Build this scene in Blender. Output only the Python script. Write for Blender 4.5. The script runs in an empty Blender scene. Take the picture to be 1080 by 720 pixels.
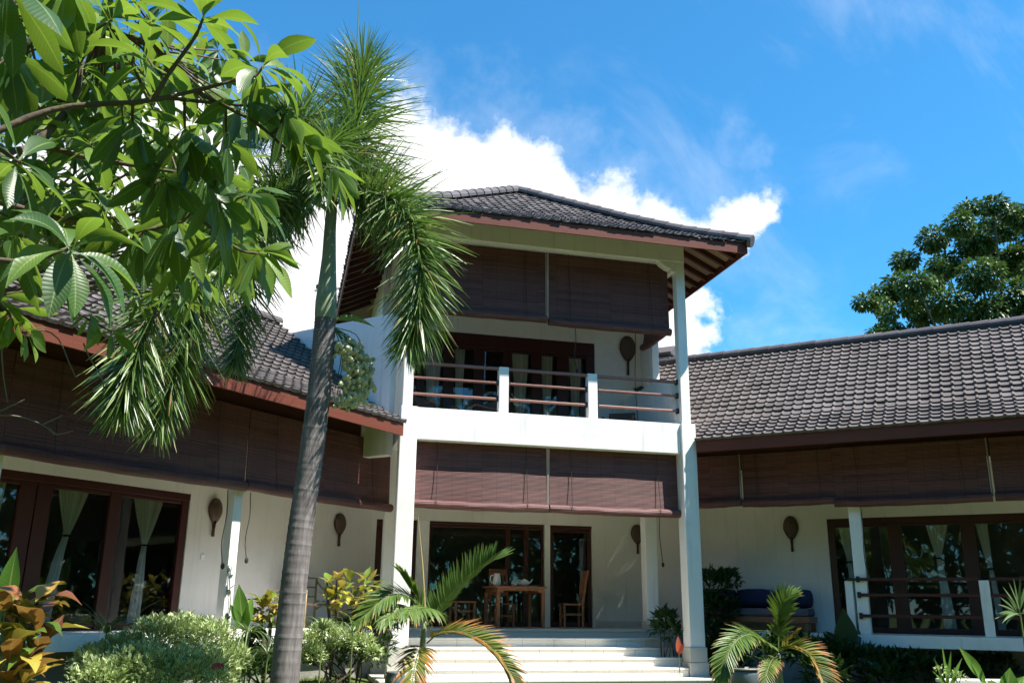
import bpy, bmesh, math, random
from mathutils import Vector, Matrix, noise
R = math.radians
PI = math.pi
random.seed(7)
sc = bpy.context.scene
col = sc.collection

# ------------------------------------------------------------------ camera
FPX = 951.56
CAM = Vector((-2.166, -15.507, 0.38))
RT = Vector((0.96959294, -0.24443027, 0.01197368))
DN = Vector((0.08012965, 0.27086277, -0.95927712))
FW = Vector((0.23123314, 0.93106777, 0.28221274))
cd = bpy.data.cameras.new('camera')
cam = bpy.data.objects.new('camera', cd)
col.objects.link(cam)
cd.sensor_width = 36.0
cd.lens = FPX / 1080 * 36
cd.clip_end = 2000
cd.clip_start = 0.05
m = Matrix.Identity(4)
for i, a in enumerate((RT, -DN, -FW)):
    for r in range(3):
        m[r][i] = a[r]
m.translation = CAM
cam.matrix_world = m
sc.camera = cam

# ------------------------------------------------------------------ exposure, sun, sky
sc.view_settings.view_transform = 'Standard'
sc.view_settings.look = 'None'
sc.view_settings.gamma = 1
sc.view_settings.use_curve_mapping = False
sc.view_settings.exposure = 1.12
SUN_AZ, SUN_EL = 52.0, 59.0          # azimuth measured from the facade normal (-Y) towards +X
sd = Vector((math.sin(R(SUN_AZ)) * math.cos(R(SUN_EL)), -math.cos(R(SUN_AZ)) * math.cos(R(SUN_EL)), math.sin(R(SUN_EL))))
sl = bpy.data.lights.new('sun', 'SUN')
sl.energy = 5.0
sl.angle = R(0.5)
sl.color = (1.0, 0.955, 0.88)
so = bpy.data.objects.new('sun', sl)
so.rotation_euler = sd.to_track_quat('Z', 'Y').to_euler()
so.location = (0, 0, 40)
col.objects.link(so)

w = bpy.data.worlds.new('World')
sc.world = w
w.use_nodes = True
nt = w.node_tree
nt.nodes.clear()


def N(t, ty, **kw):
    n = t.nodes.new(ty)
    for k, v in kw.items():
        setattr(n, k, v)
    return n


def lk(t, a, b):
    t.links.new(a, b)


def mth(t, op, a, b=None, c=None, clamp=False):
    n = t.nodes.new('ShaderNodeMath')
    n.operation = op
    n.use_clamp = clamp
    for i, v in enumerate((a, b, c)):
        if v is None:
            continue
        if isinstance(v, (int, float)):
            n.inputs[i].default_value = v
        else:
            t.links.new(v, n.inputs[i])
    return n.outputs[0]


def ramp(t, fac, stops, interp='LINEAR'):
    n = t.nodes.new('ShaderNodeValToRGB')
    n.color_ramp.interpolation = interp
    e = n.color_ramp.elements
    while len(e) < len(stops):
        e.new(0.5)
    for i, (p, c) in enumerate(stops):
        e[i].position = p
        if isinstance(c, (int, float)):
            c = (c, c, c)
        e[i].color = (c[0], c[1], c[2], 1)
    if fac is not None:
        t.links.new(fac, n.inputs[0])
    return n.outputs[0]


def smooth(t, v, a, b):
    n = t.nodes.new('ShaderNodeMapRange')
    n.interpolation_type = 'SMOOTHSTEP'
    t.links.new(v, n.inputs[0])
    n.inputs[1].default_value = a
    n.inputs[2].default_value = b
    return n.outputs[0]


sky = N(nt, 'ShaderNodeTexSky', sky_type='NISHITA', sun_disc=False)
sky.sun_elevation = R(SUN_EL)
sky.sun_rotation = math.atan2(sd.x, sd.y)
sky.air_density = 1.0
sky.dust_density = 0.3
sky.ozone_density = 2.5
tint = N(nt, 'ShaderNodeMix', data_type='RGBA', blend_type='MULTIPLY')
tint.inputs[0].default_value = 1
lk(nt, sky.outputs[0], tint.inputs[6])
tint.inputs[7].default_value = (0.34, 0.99, 1.24, 1)
bg = N(nt, 'ShaderNodeBackground')
lk(nt, tint.outputs[2], bg.inputs[0])
bg.inputs[1].default_value = 0.094
tc = N(nt, 'ShaderNodeTexCoord')
sx = N(nt, 'ShaderNodeSeparateXYZ')
lk(nt, tc.outputs['Generated'], sx.inputs[0])
az = mth(nt, 'MULTIPLY', mth(nt, 'ARCTAN2', sx.outputs[0], sx.outputs[1]), 180 / PI)
el = mth(nt, 'MULTIPLY', mth(nt, 'ARCSINE', sx.outputs[2]), 180 / PI)
nz = N(nt, 'ShaderNodeTexNoise')
nz.inputs['Scale'].default_value = 11
nz.inputs['Detail'].default_value = 9
nz.inputs['Roughness'].default_value = 0.62
lk(nt, tc.outputs['Generated'], nz.inputs['Vector'])
nv = mth(nt, 'SUBTRACT', nz.outputs[0], 0.5)
nz2 = N(nt, 'ShaderNodeTexNoise')
nz2.inputs['Scale'].default_value = 42
nz2.inputs['Detail'].default_value = 6
lk(nt, tc.outputs['Generated'], nz2.inputs['Vector'])
nv2 = mth(nt, 'SUBTRACT', nz2.outputs[0], 0.5)
nsum = mth(nt, 'ADD', mth(nt, 'MULTIPLY', nv, 9.0), mth(nt, 'MULTIPLY', nv2, 2.6))
A0, A1 = -60.0, 60.0


def pa(a):
    return (a - A0) / (A1 - A0)


top = ramp(nt, mth(nt, 'MULTIPLY_ADD', az, 1 / (A1 - A0), -A0 / (A1 - A0)), [(pa(a), e / 60) for a, e in
     [(-60, -14), (-45, 6), (-24, 22), (-14, 27), (-9, 31), (-4, 27.5), (1, 28.6), (6.3, 31.2), (9.7, 30.7), (13.8, 29.1), (20.4, 26.5), (25.5, 24.6), (27.2, 24.0), (28.4, 26.2), (30.4, 26.2), (32.2, 23.8), (34, 13), (45, 8), (60, 4)]])
top = mth(nt, 'MULTIPLY', top, 60)
m1 = smooth(nt, mth(nt, 'ADD', mth(nt, 'SUBTRACT', top, el), nsum), -1.0, 1.5)
rt = ramp(nt, mth(nt, 'MULTIPLY', el, 1 / 60), [(e / 60, (a + 60) / 120) for e, a in
     [(0, 50), (6, 32), (12, 26.6), (15.3, 26.3), (17, 26.8), (18.6, 27.0), (20, 26.0), (21.4, 29.6), (23.4, 31.9), (27, 32.2), (34, 30)]])
rt = mth(nt, 'MULTIPLY_ADD', rt, 120, -60)
m2 = smooth(nt, mth(nt, 'ADD', mth(nt, 'SUBTRACT', rt, az), mth(nt, 'MULTIPLY', nsum, 0.8)), -0.5, 0.8)
cm = mth(nt, 'MULTIPLY', m1, m2)
# thin high wisps
mp = N(nt, 'ShaderNodeMapping')
lk(nt, tc.outputs['Generated'], mp.inputs[0])
mp.inputs['Rotation'].default_value = (0.3, 0.5, 0.7)
mp.inputs['Scale'].default_value = (2.2, 6.0, 3.0)
nz3 = N(nt, 'ShaderNodeTexNoise')
nz3.inputs['Scale'].default_value = 1.6
nz3.inputs['Detail'].default_value = 7
nz3.inputs['Roughness'].default_value = 0.6
nz3.inputs['Distortion'].default_value = 0.6
lk(nt, mp.outputs[0], nz3.inputs['Vector'])
wisp = mth(nt, 'MULTIPLY', smooth(nt, nz3.outputs[0], 0.47, 0.80), 0.20)
wisp = mth(nt, 'MULTIPLY', wisp, smooth(nt, az, 12.0, 24.0))
edge = mth(nt, 'MULTIPLY', smooth(nt, mth(nt, 'ADD', mth(nt, 'SUBTRACT', top, el), mth(nt, 'MULTIPLY', nsum, 1.6)), -5.0, 2.0), 0.16)
edge = mth(nt, 'MULTIPLY', edge, m2)
cm = mth(nt, 'MAXIMUM', cm, mth(nt, 'MAXIMUM', wisp, edge))
cb = N(nt, 'ShaderNodeBackground')
cb.inputs[0].default_value = (1.0, 1.0, 1.0, 1)
lk(nt, mth(nt, 'MULTIPLY_ADD', nv2, 0.35, 0.62), cb.inputs[1])
mx = N(nt, 'ShaderNodeMixShader')
lk(nt, cm, mx.inputs[0])
lk(nt, bg.outputs[0], mx.inputs[1])
lk(nt, cb.outputs[0], mx.inputs[2])
wo = N(nt, 'ShaderNodeOutputWorld')
lk(nt, mx.outputs[0], wo.inputs[0])


def at(px, py, Y):
    """the point of the vertical plane at depth Y that was measured at photo pixel (px, py)"""
    d = RT * ((px - 540) / FPX) + DN * ((py - 360) / FPX) + FW
    return CAM + d * ((Y - CAM.y) / d.y)


# ------------------------------------------------------------------ materials
def mat(name, base=(0.5, 0.5, 0.5), rough=0.6, spec=0.3, var=0.0, vscale=3.0, bump=0.0, bscale=40.0, var_attr=0.0, stretch=None, dirt=None, streak=0.0, joints=None):
    mt = bpy.data.materials.new(name)
    mt.use_nodes = True
    t = mt.node_tree
    b = t.nodes['Principled BSDF']
    b.inputs['Roughness'].default_value = rough
    b.inputs['Specular IOR Level'].default_value = spec
    b.inputs['Base Color'].default_value = (*base, 1)
    tcn = N(t, 'ShaderNodeTexCoord')
    vec = tcn.outputs['Object']
    if stretch:
        mpn = N(t, 'ShaderNodeMapping')
        lk(t, vec, mpn.inputs[0])
        mpn.inputs['Scale'].default_value = stretch
        vec = mpn.outputs[0]
    cur = None
    if var > 0 or var_attr > 0 or dirt:
        n1 = N(t, 'ShaderNodeTexNoise')
        n1.inputs['Scale'].default_value = vscale
        n1.inputs['Detail'].default_value = 7
        n1.inputs['Roughness'].default_value = 0.6
        lk(t, vec, n1.inputs['Vector'])
        f = mth(t, 'MULTIPLY_ADD', n1.outputs[0], 2 * var, 1 - var)
        if var_attr > 0:
            a = N(t, 'ShaderNodeAttribute', attribute_name='rnd')
            f = mth(t, 'MULTIPLY', f, mth(t, 'MULTIPLY_ADD', a.outputs['Fac'], 2 * var_attr, 1 - var_attr))
        mxn = N(t, 'ShaderNodeVectorMath', operation='SCALE')
        mxn.inputs[0].default_value = base
        lk(t, f, mxn.inputs['Scale'])
        cur = mxn.outputs[0]
        if dirt:
            n2 = N(t, 'ShaderNodeTexNoise')
            n2.inputs['Scale'].default_value = dirt[1]
            n2.inputs['Detail'].default_value = 8
            n2.inputs['Roughness'].default_value = 0.7
            lk(t, tcn.outputs['Object'], n2.inputs['Vector'])
            k = N(t, 'ShaderNodeMix', data_type='RGBA')
            lk(t, mth(t, 'MULTIPLY', smooth(t, n2.outputs[0], 0.48, 0.78), dirt[2]), k.inputs[0])
            lk(t, cur, k.inputs[6])
            k.inputs[7].default_value = (*dirt[0], 1)
            cur = k.outputs[2]
        if streak > 0:
            m4 = N(t, 'ShaderNodeMapping')
            lk(t, tcn.outputs['Object'], m4.inputs[0])
            m4.inputs['Scale'].default_value = (9, 9, 0.55)
            n4 = N(t, 'ShaderNodeTexNoise')
            n4.inputs['Scale'].default_value = 1.0
            n4.inputs['Detail'].default_value = 7
            n4.inputs['Roughness'].default_value = 0.65
            lk(t, m4.outputs[0], n4.inputs['Vector'])
            k = N(t, 'ShaderNodeMix', data_type='RGBA')
            lk(t, mth(t, 'MULTIPLY', smooth(t, n4.outputs[0], 0.52, 0.82), streak), k.inputs[0])
            lk(t, cur, k.inputs[6])
            k.inputs[7].default_value = (0.33, 0.31, 0.27, 1)
            cur = k.outputs[2]
        if joints:
            sj = N(t, 'ShaderNodeSeparateXYZ')
            lk(t, tcn.outputs['Object'], sj.inputs[0])
            jx = mth(t, 'LESS_THAN', mth(t, 'FRACT', mth(t, 'ADD', mth(t, 'MULTIPLY', sj.outputs[0], 1 / joints), mth(t, 'MULTIPLY', mth(t, 'FLOOR', mth(t, 'MULTIPLY', sj.outputs[2], 1 / 0.15)), 0.37))), 0.012)
            k = N(t, 'ShaderNodeMix', data_type='RGBA')
            lk(t, mth(t, 'MULTIPLY', jx, 0.7), k.inputs[0])
            lk(t, cur, k.inputs[6])
            k.inputs[7].default_value = (0.25, 0.23, 0.19, 1)
            cur = k.outputs[2]
        lk(t, cur, b.inputs['Base Color'])
    if bump > 0:
        n3 = N(t, 'ShaderNodeTexNoise')
        n3.inputs['Scale'].default_value = bscale
        n3.inputs['Detail'].default_value = 6
        lk(t, vec, n3.inputs['Vector'])
        bp = N(t, 'ShaderNodeBump')
        bp.inputs['Strength'].default_value = bump
        bp.inputs['Distance'].default_value = 0.01
        lk(t, n3.outputs[0], bp.inputs['Height'])
        lk(t, bp.outputs[0], b.inputs['Normal'])
    return mt


M = {}
M['white'] = mat('white_paint', (0.83, 0.81, 0.77), 0.65, 0.3, 0.05, 1.6, 0.25, 60, dirt=((0.50, 0.47, 0.40), 1.3, 0.35), streak=0.45)
M['cream'] = mat('cream_render', (0.74, 0.695, 0.64), 0.8, 0.2, 0.06, 1.2, 0.3, 50, dirt=((0.45, 0.42, 0.36), 0.9, 0.4), streak=0.35)
M['plinth'] = mat('plinth_stone', (0.52, 0.50, 0.44), 0.7, 0.3, 0.10, 5, 0.3, 40, dirt=((0.3, 0.29, 0.25), 3, 0.5))
M['step'] = mat('step_stone', (0.77, 0.735, 0.66), 0.6, 0.3, 0.10, 2.2, 0.2, 30, dirt=((0.46, 0.43, 0.36), 2.2, 0.6), joints=0.6)
M['tile'] = mat('roof_tile', (0.128, 0.110, 0.106), 0.75, 0.25, 0.22, 0.9, 0.5, 25, var_attr=0.20, dirt=((0.075, 0.062, 0.052), 0.8, 0.7))
M['cap'] = mat('ridge_tile', (0.105, 0.094, 0.10), 0.7, 0.3, 0.2, 3, 0.4, 25, var_attr=0.25)
M['fascia'] = mat('fascia_wood', (0.135, 0.036, 0.020), 0.6, 0.3, 0.25, 4, 0.25, 30, stretch=(0.6, 6, 6))
M['soffit'] = mat('soffit_board', (0.30, 0.20, 0.13), 0.7, 0.2, 0.2, 3)
M['rafter'] = mat('rafter_wood', (0.075, 0.022, 0.015), 0.6, 0.3, 0.2, 3)
M['wood'] = mat('dark_red_wood', (0.055, 0.011, 0.008), 0.38, 0.5, 0.3, 5, 0.1, 30, stretch=(4, 4, 0.6))
M['rail'] = mat('rail_wood', (0.27, 0.12, 0.092), 0.42, 0.5, 0.2, 6, 0.1, 40, stretch=(0.5, 6, 6))
M['teak'] = mat('teak', (0.28, 0.11, 0.05), 0.45, 0.4, 0.25, 6, 0.1, 40, stretch=(1, 5, 5))
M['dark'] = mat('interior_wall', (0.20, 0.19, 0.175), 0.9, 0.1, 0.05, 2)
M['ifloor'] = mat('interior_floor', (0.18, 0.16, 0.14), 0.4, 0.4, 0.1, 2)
M['floor'] = mat('terrace_tile', (0.50, 0.47, 0.41), 0.4, 0.4, 0.08, 2)
M['cord'] = mat('cord', (0.05, 0.04, 0.035), 0.8)
M['gap_pale'] = mat('lit_gap_pale', (0.24, 0.205, 0.185), 0.7)  # pale colour standing for light seen in the gaps between blinds
M['iron'] = mat('dark_iron', (0.03, 0.025, 0.022), 0.5)
M['china'] = mat('china', (0.80, 0.79, 0.76), 0.2, 0.5, 0.02, 5)
M['navy'] = mat('navy_fabric', (0.035, 0.04, 0.085), 0.9, 0.1, 0.15, 8, 0.3, 60)
M['mauve'] = mat('mauve_fabric', (0.16, 0.13, 0.15), 0.9, 0.1, 0.15, 8, 0.3, 60)
M['pot'] = mat('glazed_pot', (0.10, 0.13, 0.15), 0.25, 0.5, 0.2, 6)
M['bamboo'] = mat('bamboo_pole', (0.34, 0.25, 0.12), 0.5, 0.4, 0.2, 6)
M['rattan'] = mat('rattan', (0.10, 0.065, 0.045), 0.6, 0.3, 0.3, 30, 0.6, 90)
M['metal'] = mat('pole_metal', (0.30, 0.29, 0.28), 0.5, 0.4, 0.15, 4)
M['soil'] = mat('soil', (0.055, 0.04, 0.028), 0.95, 0.1, 0.3, 8, 0.6, 20)
M['paving'] = mat('paving', (0.38, 0.36, 0.31), 0.8, 0.2, 0.15, 3, 0.4, 20)
M['base'] = mat('dark_base', (0.26, 0.25, 0.22), 0.85, 0.15, 0.2, 3, 0.4, 20, dirt=((0.10, 0.095, 0.075), 2, 0.8), streak=0.6)  # darker than the slab above, with random stains and streaks
M['bark'] = mat('bark', (0.12, 0.095, 0.072), 0.9, 0.1, 0.35, 9, 0.8, 30)
M['bark_grey'] = mat('pale_bark', (0.17, 0.15, 0.12), 0.85, 0.1, 0.3, 12, 0.7, 40)


def blind_mat():
    mt = bpy.data.materials.new('bamboo_slats')
    mt.use_nodes = True
    t = mt.node_tree
    b = t.nodes['Principled BSDF']
    b.inputs['Roughness'].default_value = 0.55
    b.inputs['Specular IOR Level'].default_value = 0.35
    tcn = N(t, 'ShaderNodeTexCoord')
    s = N(t, 'ShaderNodeSeparateXYZ')
    lk(t, tcn.outputs['Object'], s.inputs[0])
    zz = mth(t, 'MULTIPLY', s.outputs[2], 1 / 0.022)
    fr = mth(t, 'FRACT', zz)
    idx = mth(t, 'FLOOR', zz)
    wn = N(t, 'ShaderNodeTexWhiteNoise', noise_dimensions='2D')
    cx = N(t, 'ShaderNodeCombineXYZ')
    lk(t, idx, cx.inputs[0])
    lk(t, mth(t, 'FLOOR', mth(t, 'MULTIPLY', s.outputs[0], 0.9)), cx.inputs[1])
    lk(t, cx.outputs[0], wn.inputs[0])
    n1 = N(t, 'ShaderNodeTexNoise')
    mpn = N(t, 'ShaderNodeMapping')
    lk(t, tcn.outputs['Object'], mpn.inputs[0])
    mpn.inputs['Scale'].default_value = (3, 3, 45)
    lk(t, mpn.outputs[0], n1.inputs['Vector'])
    n1.inputs['Scale'].default_value = 1.0
    n1.inputs['Detail'].default_value = 6
    f = mth(t, 'MULTIPLY', mth(t, 'MULTIPLY_ADD', wn.outputs[0], 0.55, 0.70), mth(t, 'MULTIPLY_ADD', n1.outputs[0], 0.9, 0.55))
    v = N(t, 'ShaderNodeVectorMath', operation='SCALE')
    v.inputs[0].default_value = (0.140, 0.050, 0.044)
    lk(t, f, v.inputs['Scale'])
    nf = N(t, 'ShaderNodeTexNoise')
    nf.inputs['Scale'].default_value = 1.1
    nf.inputs['Detail'].default_value = 5
    lk(t, tcn.outputs['Object'], nf.inputs['Vector'])
    f2 = N(t, 'ShaderNodeMix', data_type='RGBA')
    lk(t, mth(t, 'MULTIPLY', smooth(t, nf.outputs[0], 0.45, 0.75), 0.35), f2.inputs[0])
    lk(t, v.outputs[0], f2.inputs[6])
    f2.inputs[7].default_value = (0.20, 0.11, 0.09, 1)
    v = f2
    # the gaps between the slats and the stitched strings are painted darker in the sheet colour
    gap = mth(t, 'GREATER_THAN', fr, 0.80)
    xs = mth(t, 'FRACT', mth(t, 'MULTIPLY', s.outputs[0], 1 / 0.27))
    st = mth(t, 'LESS_THAN', xs, 0.022)
    g = mth(t, 'MAXIMUM', gap, st)
    k = N(t, 'ShaderNodeMix', data_type='RGBA')
    lk(t, mth(t, 'MULTIPLY', g, 0.75), k.inputs[0])
    lk(t, v.outputs[2], k.inputs[6])
    k.inputs[7].default_value = (0.018, 0.010, 0.010, 1)
    lk(t, k.outputs[2], b.inputs['Base Color'])
    bp = N(t, 'ShaderNodeBump')
    bp.inputs['Strength'].default_value = 0.6
    bp.inputs['Distance'].default_value = 0.006
    lk(t, mth(t, 'SINE', mth(t, 'MULTIPLY', fr, PI)), bp.inputs['Height'])
    lk(t, bp.outputs[0], b.inputs['Normal'])
    return mt


M['blind'] = blind_mat()


def glass_mat():
    mt = bpy.data.materials.new('window_glass')
    mt.use_nodes = True
    t = mt.node_tree
    t.nodes.clear()
    tr = N(t, 'ShaderNodeBsdfTransparent')
    tr.inputs[0].default_value = (0.93, 0.95, 0.94, 1)
    gl = N(t, 'ShaderNodeBsdfGlossy')
    gl.inputs['Roughness'].default_value = 0.015
    gl.inputs[0].default_value = (0.9, 0.95, 1, 1)
    nzz = N(t, 'ShaderNodeTexNoise')
    nzz.inputs['Scale'].default_value = 0.8
    tcn = N(t, 'ShaderNodeTexCoord')
    lk(t, tcn.outputs['Object'], nzz.inputs['Vector'])
    bp = N(t, 'ShaderNodeBump')
    bp.inputs['Strength'].default_value = 0.04
    bp.inputs['Distance'].default_value = 0.05
    lk(t, nzz.outputs[0], bp.inputs['Height'])
    lk(t, bp.outputs[0], gl.inputs['Normal'])
    fr = N(t, 'ShaderNodeFresnel')
    fr.inputs[0].default_value = 1.52
    f = mth(t, 'MULTIPLY_ADD', fr.outputs[0], 1.0, 0.03)
    mxs = N(t, 'ShaderNodeMixShader')
    lk(t, f, mxs.inputs[0])
    lk(t, tr.outputs[0], mxs.inputs[1])
    lk(t, gl.outputs[0], mxs.inputs[2])
    o = N(t, 'ShaderNodeOutputMaterial')
    lk(t, mxs.outputs[0], o.inputs[0])
    return mt


M['glass'] = glass_mat()


def leaf_mat(name, stops, rough=0.42, trans=0.28, tcol=(0.25, 0.45, 0.04), veins=0.0, edge=None, tip=None, spec=0.4, midrib=0.0, blem=0.0):
    """colour runs over the per-leaf 'rnd' value; veins, pale edges and dry tips follow the leaf's own UV"""
    mt = bpy.data.materials.new(name)
    mt.use_nodes = True
    t = mt.node_tree
    b = t.nodes['Principled BSDF']
    b.inputs['Roughness'].default_value = rough
    b.inputs['Specular IOR Level'].default_value = spec
    a = N(t, 'ShaderNodeAttribute', attribute_name='rnd')
    c = ramp(t, a.outputs['Fac'], stops)
    uv = N(t, 'ShaderNodeUVMap')
    s = N(t, 'ShaderNodeSeparateXYZ')
    lk(t, uv.outputs[0], s.inputs[0])
    ua = mth(t, 'MULTIPLY', mth(t, 'ABSOLUTE', mth(t, 'SUBTRACT', s.outputs[0], 0.5)), 2)
    tcn = N(t, 'ShaderNodeTexCoord')
    nn = N(t, 'ShaderNodeTexNoise')
    nn.inputs['Scale'].default_value = 14
    nn.inputs['Detail'].default_value = 4
    lk(t, tcn.outputs['Object'], nn.inputs['Vector'])
    if edge:
        k = N(t, 'ShaderNodeMix', data_type='RGBA')
        lk(t, smooth(t, mth(t, 'ADD', ua, mth(t, 'MULTIPLY_ADD', nn.outputs[0], 0.7, -0.35)), edge[1], edge[1] + 0.12), k.inputs[0])
        lk(t, c, k.inputs[6])
        k.inputs[7].default_value = (*edge[0], 1)
        c = k.outputs[2]
    if tip:
        k = N(t, 'ShaderNodeMix', data_type='RGBA')
        q = mth(t, 'ADD', s.outputs[1], mth(t, 'ADD', mth(t, 'MULTIPLY_ADD', nn.outputs[0], 0.5, -0.25), mth(t, 'MULTIPLY_ADD', a.outputs['Fac'], 0.5, -0.25)))
        lk(t, smooth(t, q, tip[1], tip[1] + 0.25), k.inputs[0])
        lk(t, c, k.inputs[6])
        k.inputs[7].default_value = (*tip[0], 1)
        c = k.outputs[2]
    if midrib > 0:
        k = N(t, 'ShaderNodeMix', data_type='RGBA')
        lk(t, mth(t, 'MULTIPLY', mth(t, 'LESS_THAN', ua, 0.07), midrib), k.inputs[0])
        lk(t, c, k.inputs[6])
        k.inputs[7].default_value = (0.30, 0.36, 0.12, 1)
        c = k.outputs[2]
    if veins > 0:
        ph = mth(t, 'FRACT', mth(t, 'SUBTRACT', mth(t, 'MULTIPLY', s.outputs[1], 19), mth(t, 'MULTIPLY', ua, 1.6)))
        vn = mth(t, 'LESS_THAN', ph, 0.13)
        k = N(t, 'ShaderNodeMix', data_type='RGBA')
        lk(t, mth(t, 'MULTIPLY', vn, veins), k.inputs[0])
        lk(t, c, k.inputs[6])
        k.inputs[7].default_value = (0.20, 0.30, 0.10, 1)
        c = k.outputs[2]
        bp = N(t, 'ShaderNodeBump')
        bp.inputs['Strength'].default_value = 0.14
        bp.inputs['Distance'].default_value = 0.003
        lk(t, mth(t, 'SINE', mth(t, 'MULTIPLY', ph, PI)), bp.inputs['Height'])
        lk(t, bp.outputs[0], b.inputs['Normal'])
    if blem > 0:
        n9 = N(t, 'ShaderNodeTexNoise')
        n9.inputs['Scale'].default_value = 38
        n9.inputs['Detail'].default_value = 3
        lk(t, tcn.outputs['Object'], n9.inputs['Vector'])
        q = mth(t, 'ADD', n9.outputs[0], mth(t, 'MULTIPLY', mth(t, 'POWER', ua, 4.0), mth(t, 'MULTIPLY', nn.outputs[0], 0.22)))
        k = N(t, 'ShaderNodeMix', data_type='RGBA')
        lk(t, mth(t, 'MULTIPLY', smooth(t, q, 0.70, 0.76), blem), k.inputs[0])
        lk(t, c, k.inputs[6])
        k.inputs[7].default_value = (0.16, 0.10, 0.035, 1)
        c = k.outputs[2]
    lk(t, c, b.inputs['Base Color'])
    tl = N(t, 'ShaderNodeBsdfTranslucent')
    mc = N(t, 'ShaderNodeMix', data_type='RGBA')
    mc.inputs[0].default_value = 0.55
    lk(t, c, mc.inputs[6])
    mc.inputs[7].default_value = (*tcol, 1)
    lk(t, mc.outputs[2], tl.inputs[0])
    mxs = N(t, 'ShaderNodeMixShader')
    mxs.inputs[0].default_value = trans
    lk(t, b.outputs[0], mxs.inputs[1])
    lk(t, tl.outputs[0], mxs.inputs[2])
    o = t.nodes['Material Output']
    lk(t, mxs.outputs[0], o.inputs[0])
    return mt


G1, G2, G3 = (0.030, 0.075, 0.014), (0.050, 0.115, 0.020), (0.10, 0.19, 0.030)
M['leaf_big'] = leaf_mat('tree_leaf', [(0, (0.024, 0.064, 0.020)), (0.4, (0.048, 0.115, 0.028)), (0.75, (0.115, 0.205, 0.034)), (1, (0.20, 0.30, 0.055))], 0.38, 0.40, (0.30, 0.46, 0.03), veins=0.22, midrib=0.6, spec=0.45, blem=0.8)
M['leaf_far'] = leaf_mat('far_tree_leaf', [(0, (0.030, 0.065, 0.014)), (0.6, (0.075, 0.130, 0.026)), (1, (0.15, 0.20, 0.05))], 0.42, 0.20, (0.10, 0.20, 0.03), spec=0.5)
M['leaf_fine'] = leaf_mat('fine_tree_leaf', [(0, (0.03, 0.07, 0.016)), (0.5, (0.07, 0.14, 0.024)), (1, (0.16, 0.23, 0.045))], 0.4, 0.38, (0.34, 0.48, 0.04))
M['frond'] = leaf_mat('foxtail_leaflet', [(0, (0.045, 0.095, 0.022)), (0.5, (0.095, 0.170, 0.036)), (0.93, (0.22, 0.31, 0.085)), (0.96, (0.26, 0.19, 0.07)), (1, (0.30, 0.20, 0.08))], 0.38, 0.22, (0.18, 0.34, 0.03), spec=0.5)
M['young'] = leaf_mat('young_palm_leaflet', [(0, (0.06, 0.12, 0.022)), (0.7, (0.10, 0.17, 0.03)), (1, (0.16, 0.22, 0.05))], 0.45, 0.25, (0.22, 0.34, 0.04), tip=((0.46, 0.28, 0.08), 0.88), blem=0.5)
M['youngdry'] = leaf_mat('dry_palm_leaflet', [(0, (0.075, 0.13, 0.02)), (0.55, (0.15, 0.18, 0.03)), (1, (0.32, 0.24, 0.045))], 0.5, 0.25, (0.4, 0.32, 0.04), tip=((0.38, 0.16, 0.04), 0.50), blem=0.6)
M['shrub'] = leaf_mat('shrub_leaf', [(0, G1), (0.6, G2), (1, G3)], 0.4, 0.2, (0.15, 0.3, 0.03))
M['dkshrub'] = leaf_mat('dark_shrub_leaf', [(0, (0.018, 0.045, 0.012)), (0.8, (0.035, 0.08, 0.018)), (1, (0.07, 0.11, 0.03))], 0.4, 0.15, (0.1, 0.2, 0.03))
M['varieg'] = leaf_mat('variegated_leaf', [(0, (0.09, 0.18, 0.035)), (0.5, (0.20, 0.32, 0.09)), (1, (0.42, 0.49, 0.20))], 0.5, 0.25, (0.4, 0.5, 0.2), edge=((0.68, 0.75, 0.38), 0.44))
M['croton'] = leaf_mat('croton_leaf', [(0, (0.04, 0.10, 0.015)), (0.3, (0.10, 0.19, 0.02)), (0.45, (0.48, 0.36, 0.05)), (0.62, (0.46, 0.20, 0.06)), (0.78, (0.26, 0.07, 0.04)), (1, (0.09, 0.03, 0.03))], 0.35, 0.25, (0.5, 0.3, 0.05), veins=0.45, midrib=0.6, blem=0.7)
M['crotony'] = leaf_mat('yellow_croton_leaf', [(0, (0.06, 0.13, 0.02)), (0.45, (0.16, 0.24, 0.03)), (0.75, (0.50, 0.42, 0.05)), (1, (0.48, 0.30, 0.10))], 0.4, 0.25, (0.5, 0.4, 0.05), midrib=0.5)
M['grassy'] = leaf_mat('strap_leaf', [(0, (0.05, 0.10, 0.03)), (0.6, (0.10, 0.17, 0.06)), (1, (0.28, 0.34, 0.18))], 0.4, 0.2, (0.2, 0.3, 0.06))
M['broad'] = leaf_mat('broad_leaf', [(0, (0.06, 0.15, 0.02)), (1, (0.12, 0.24, 0.035))], 0.38, 0.3, (0.22, 0.42, 0.04), veins=0.25, midrib=0.6)
M['redleaf'] = leaf_mat('red_leaf', [(0, (0.30, 0.05, 0.03)), (1, (0.45, 0.12, 0.06))], 0.4, 0.25, (0.5, 0.1, 0.05))
M['petal'] = leaf_mat('pink_petal', [(0, (0.55, 0.05, 0.09)), (1, (0.70, 0.16, 0.18))], 0.5, 0.3, (0.6, 0.1, 0.1))
M['lawnblade'] = leaf_mat('grass_blade', [(0, (0.05, 0.10, 0.015)), (0.7, (0.10, 0.17, 0.03)), (1, (0.22, 0.22, 0.06))], 0.5, 0.25, (0.25, 0.35, 0.05))
M['fruit'] = mat('palm_fruit', (0.52, 0.52, 0.30), 0.4, 0.4, 0.25, 30)
M['stalk'] = mat('frond_stalk', (0.12, 0.17, 0.05), 0.5, 0.4, 0.2, 8)
M['drystalk'] = mat('dry_stalk', (0.45, 0.33, 0.14), 0.6, 0.3, 0.2, 8)
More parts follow.
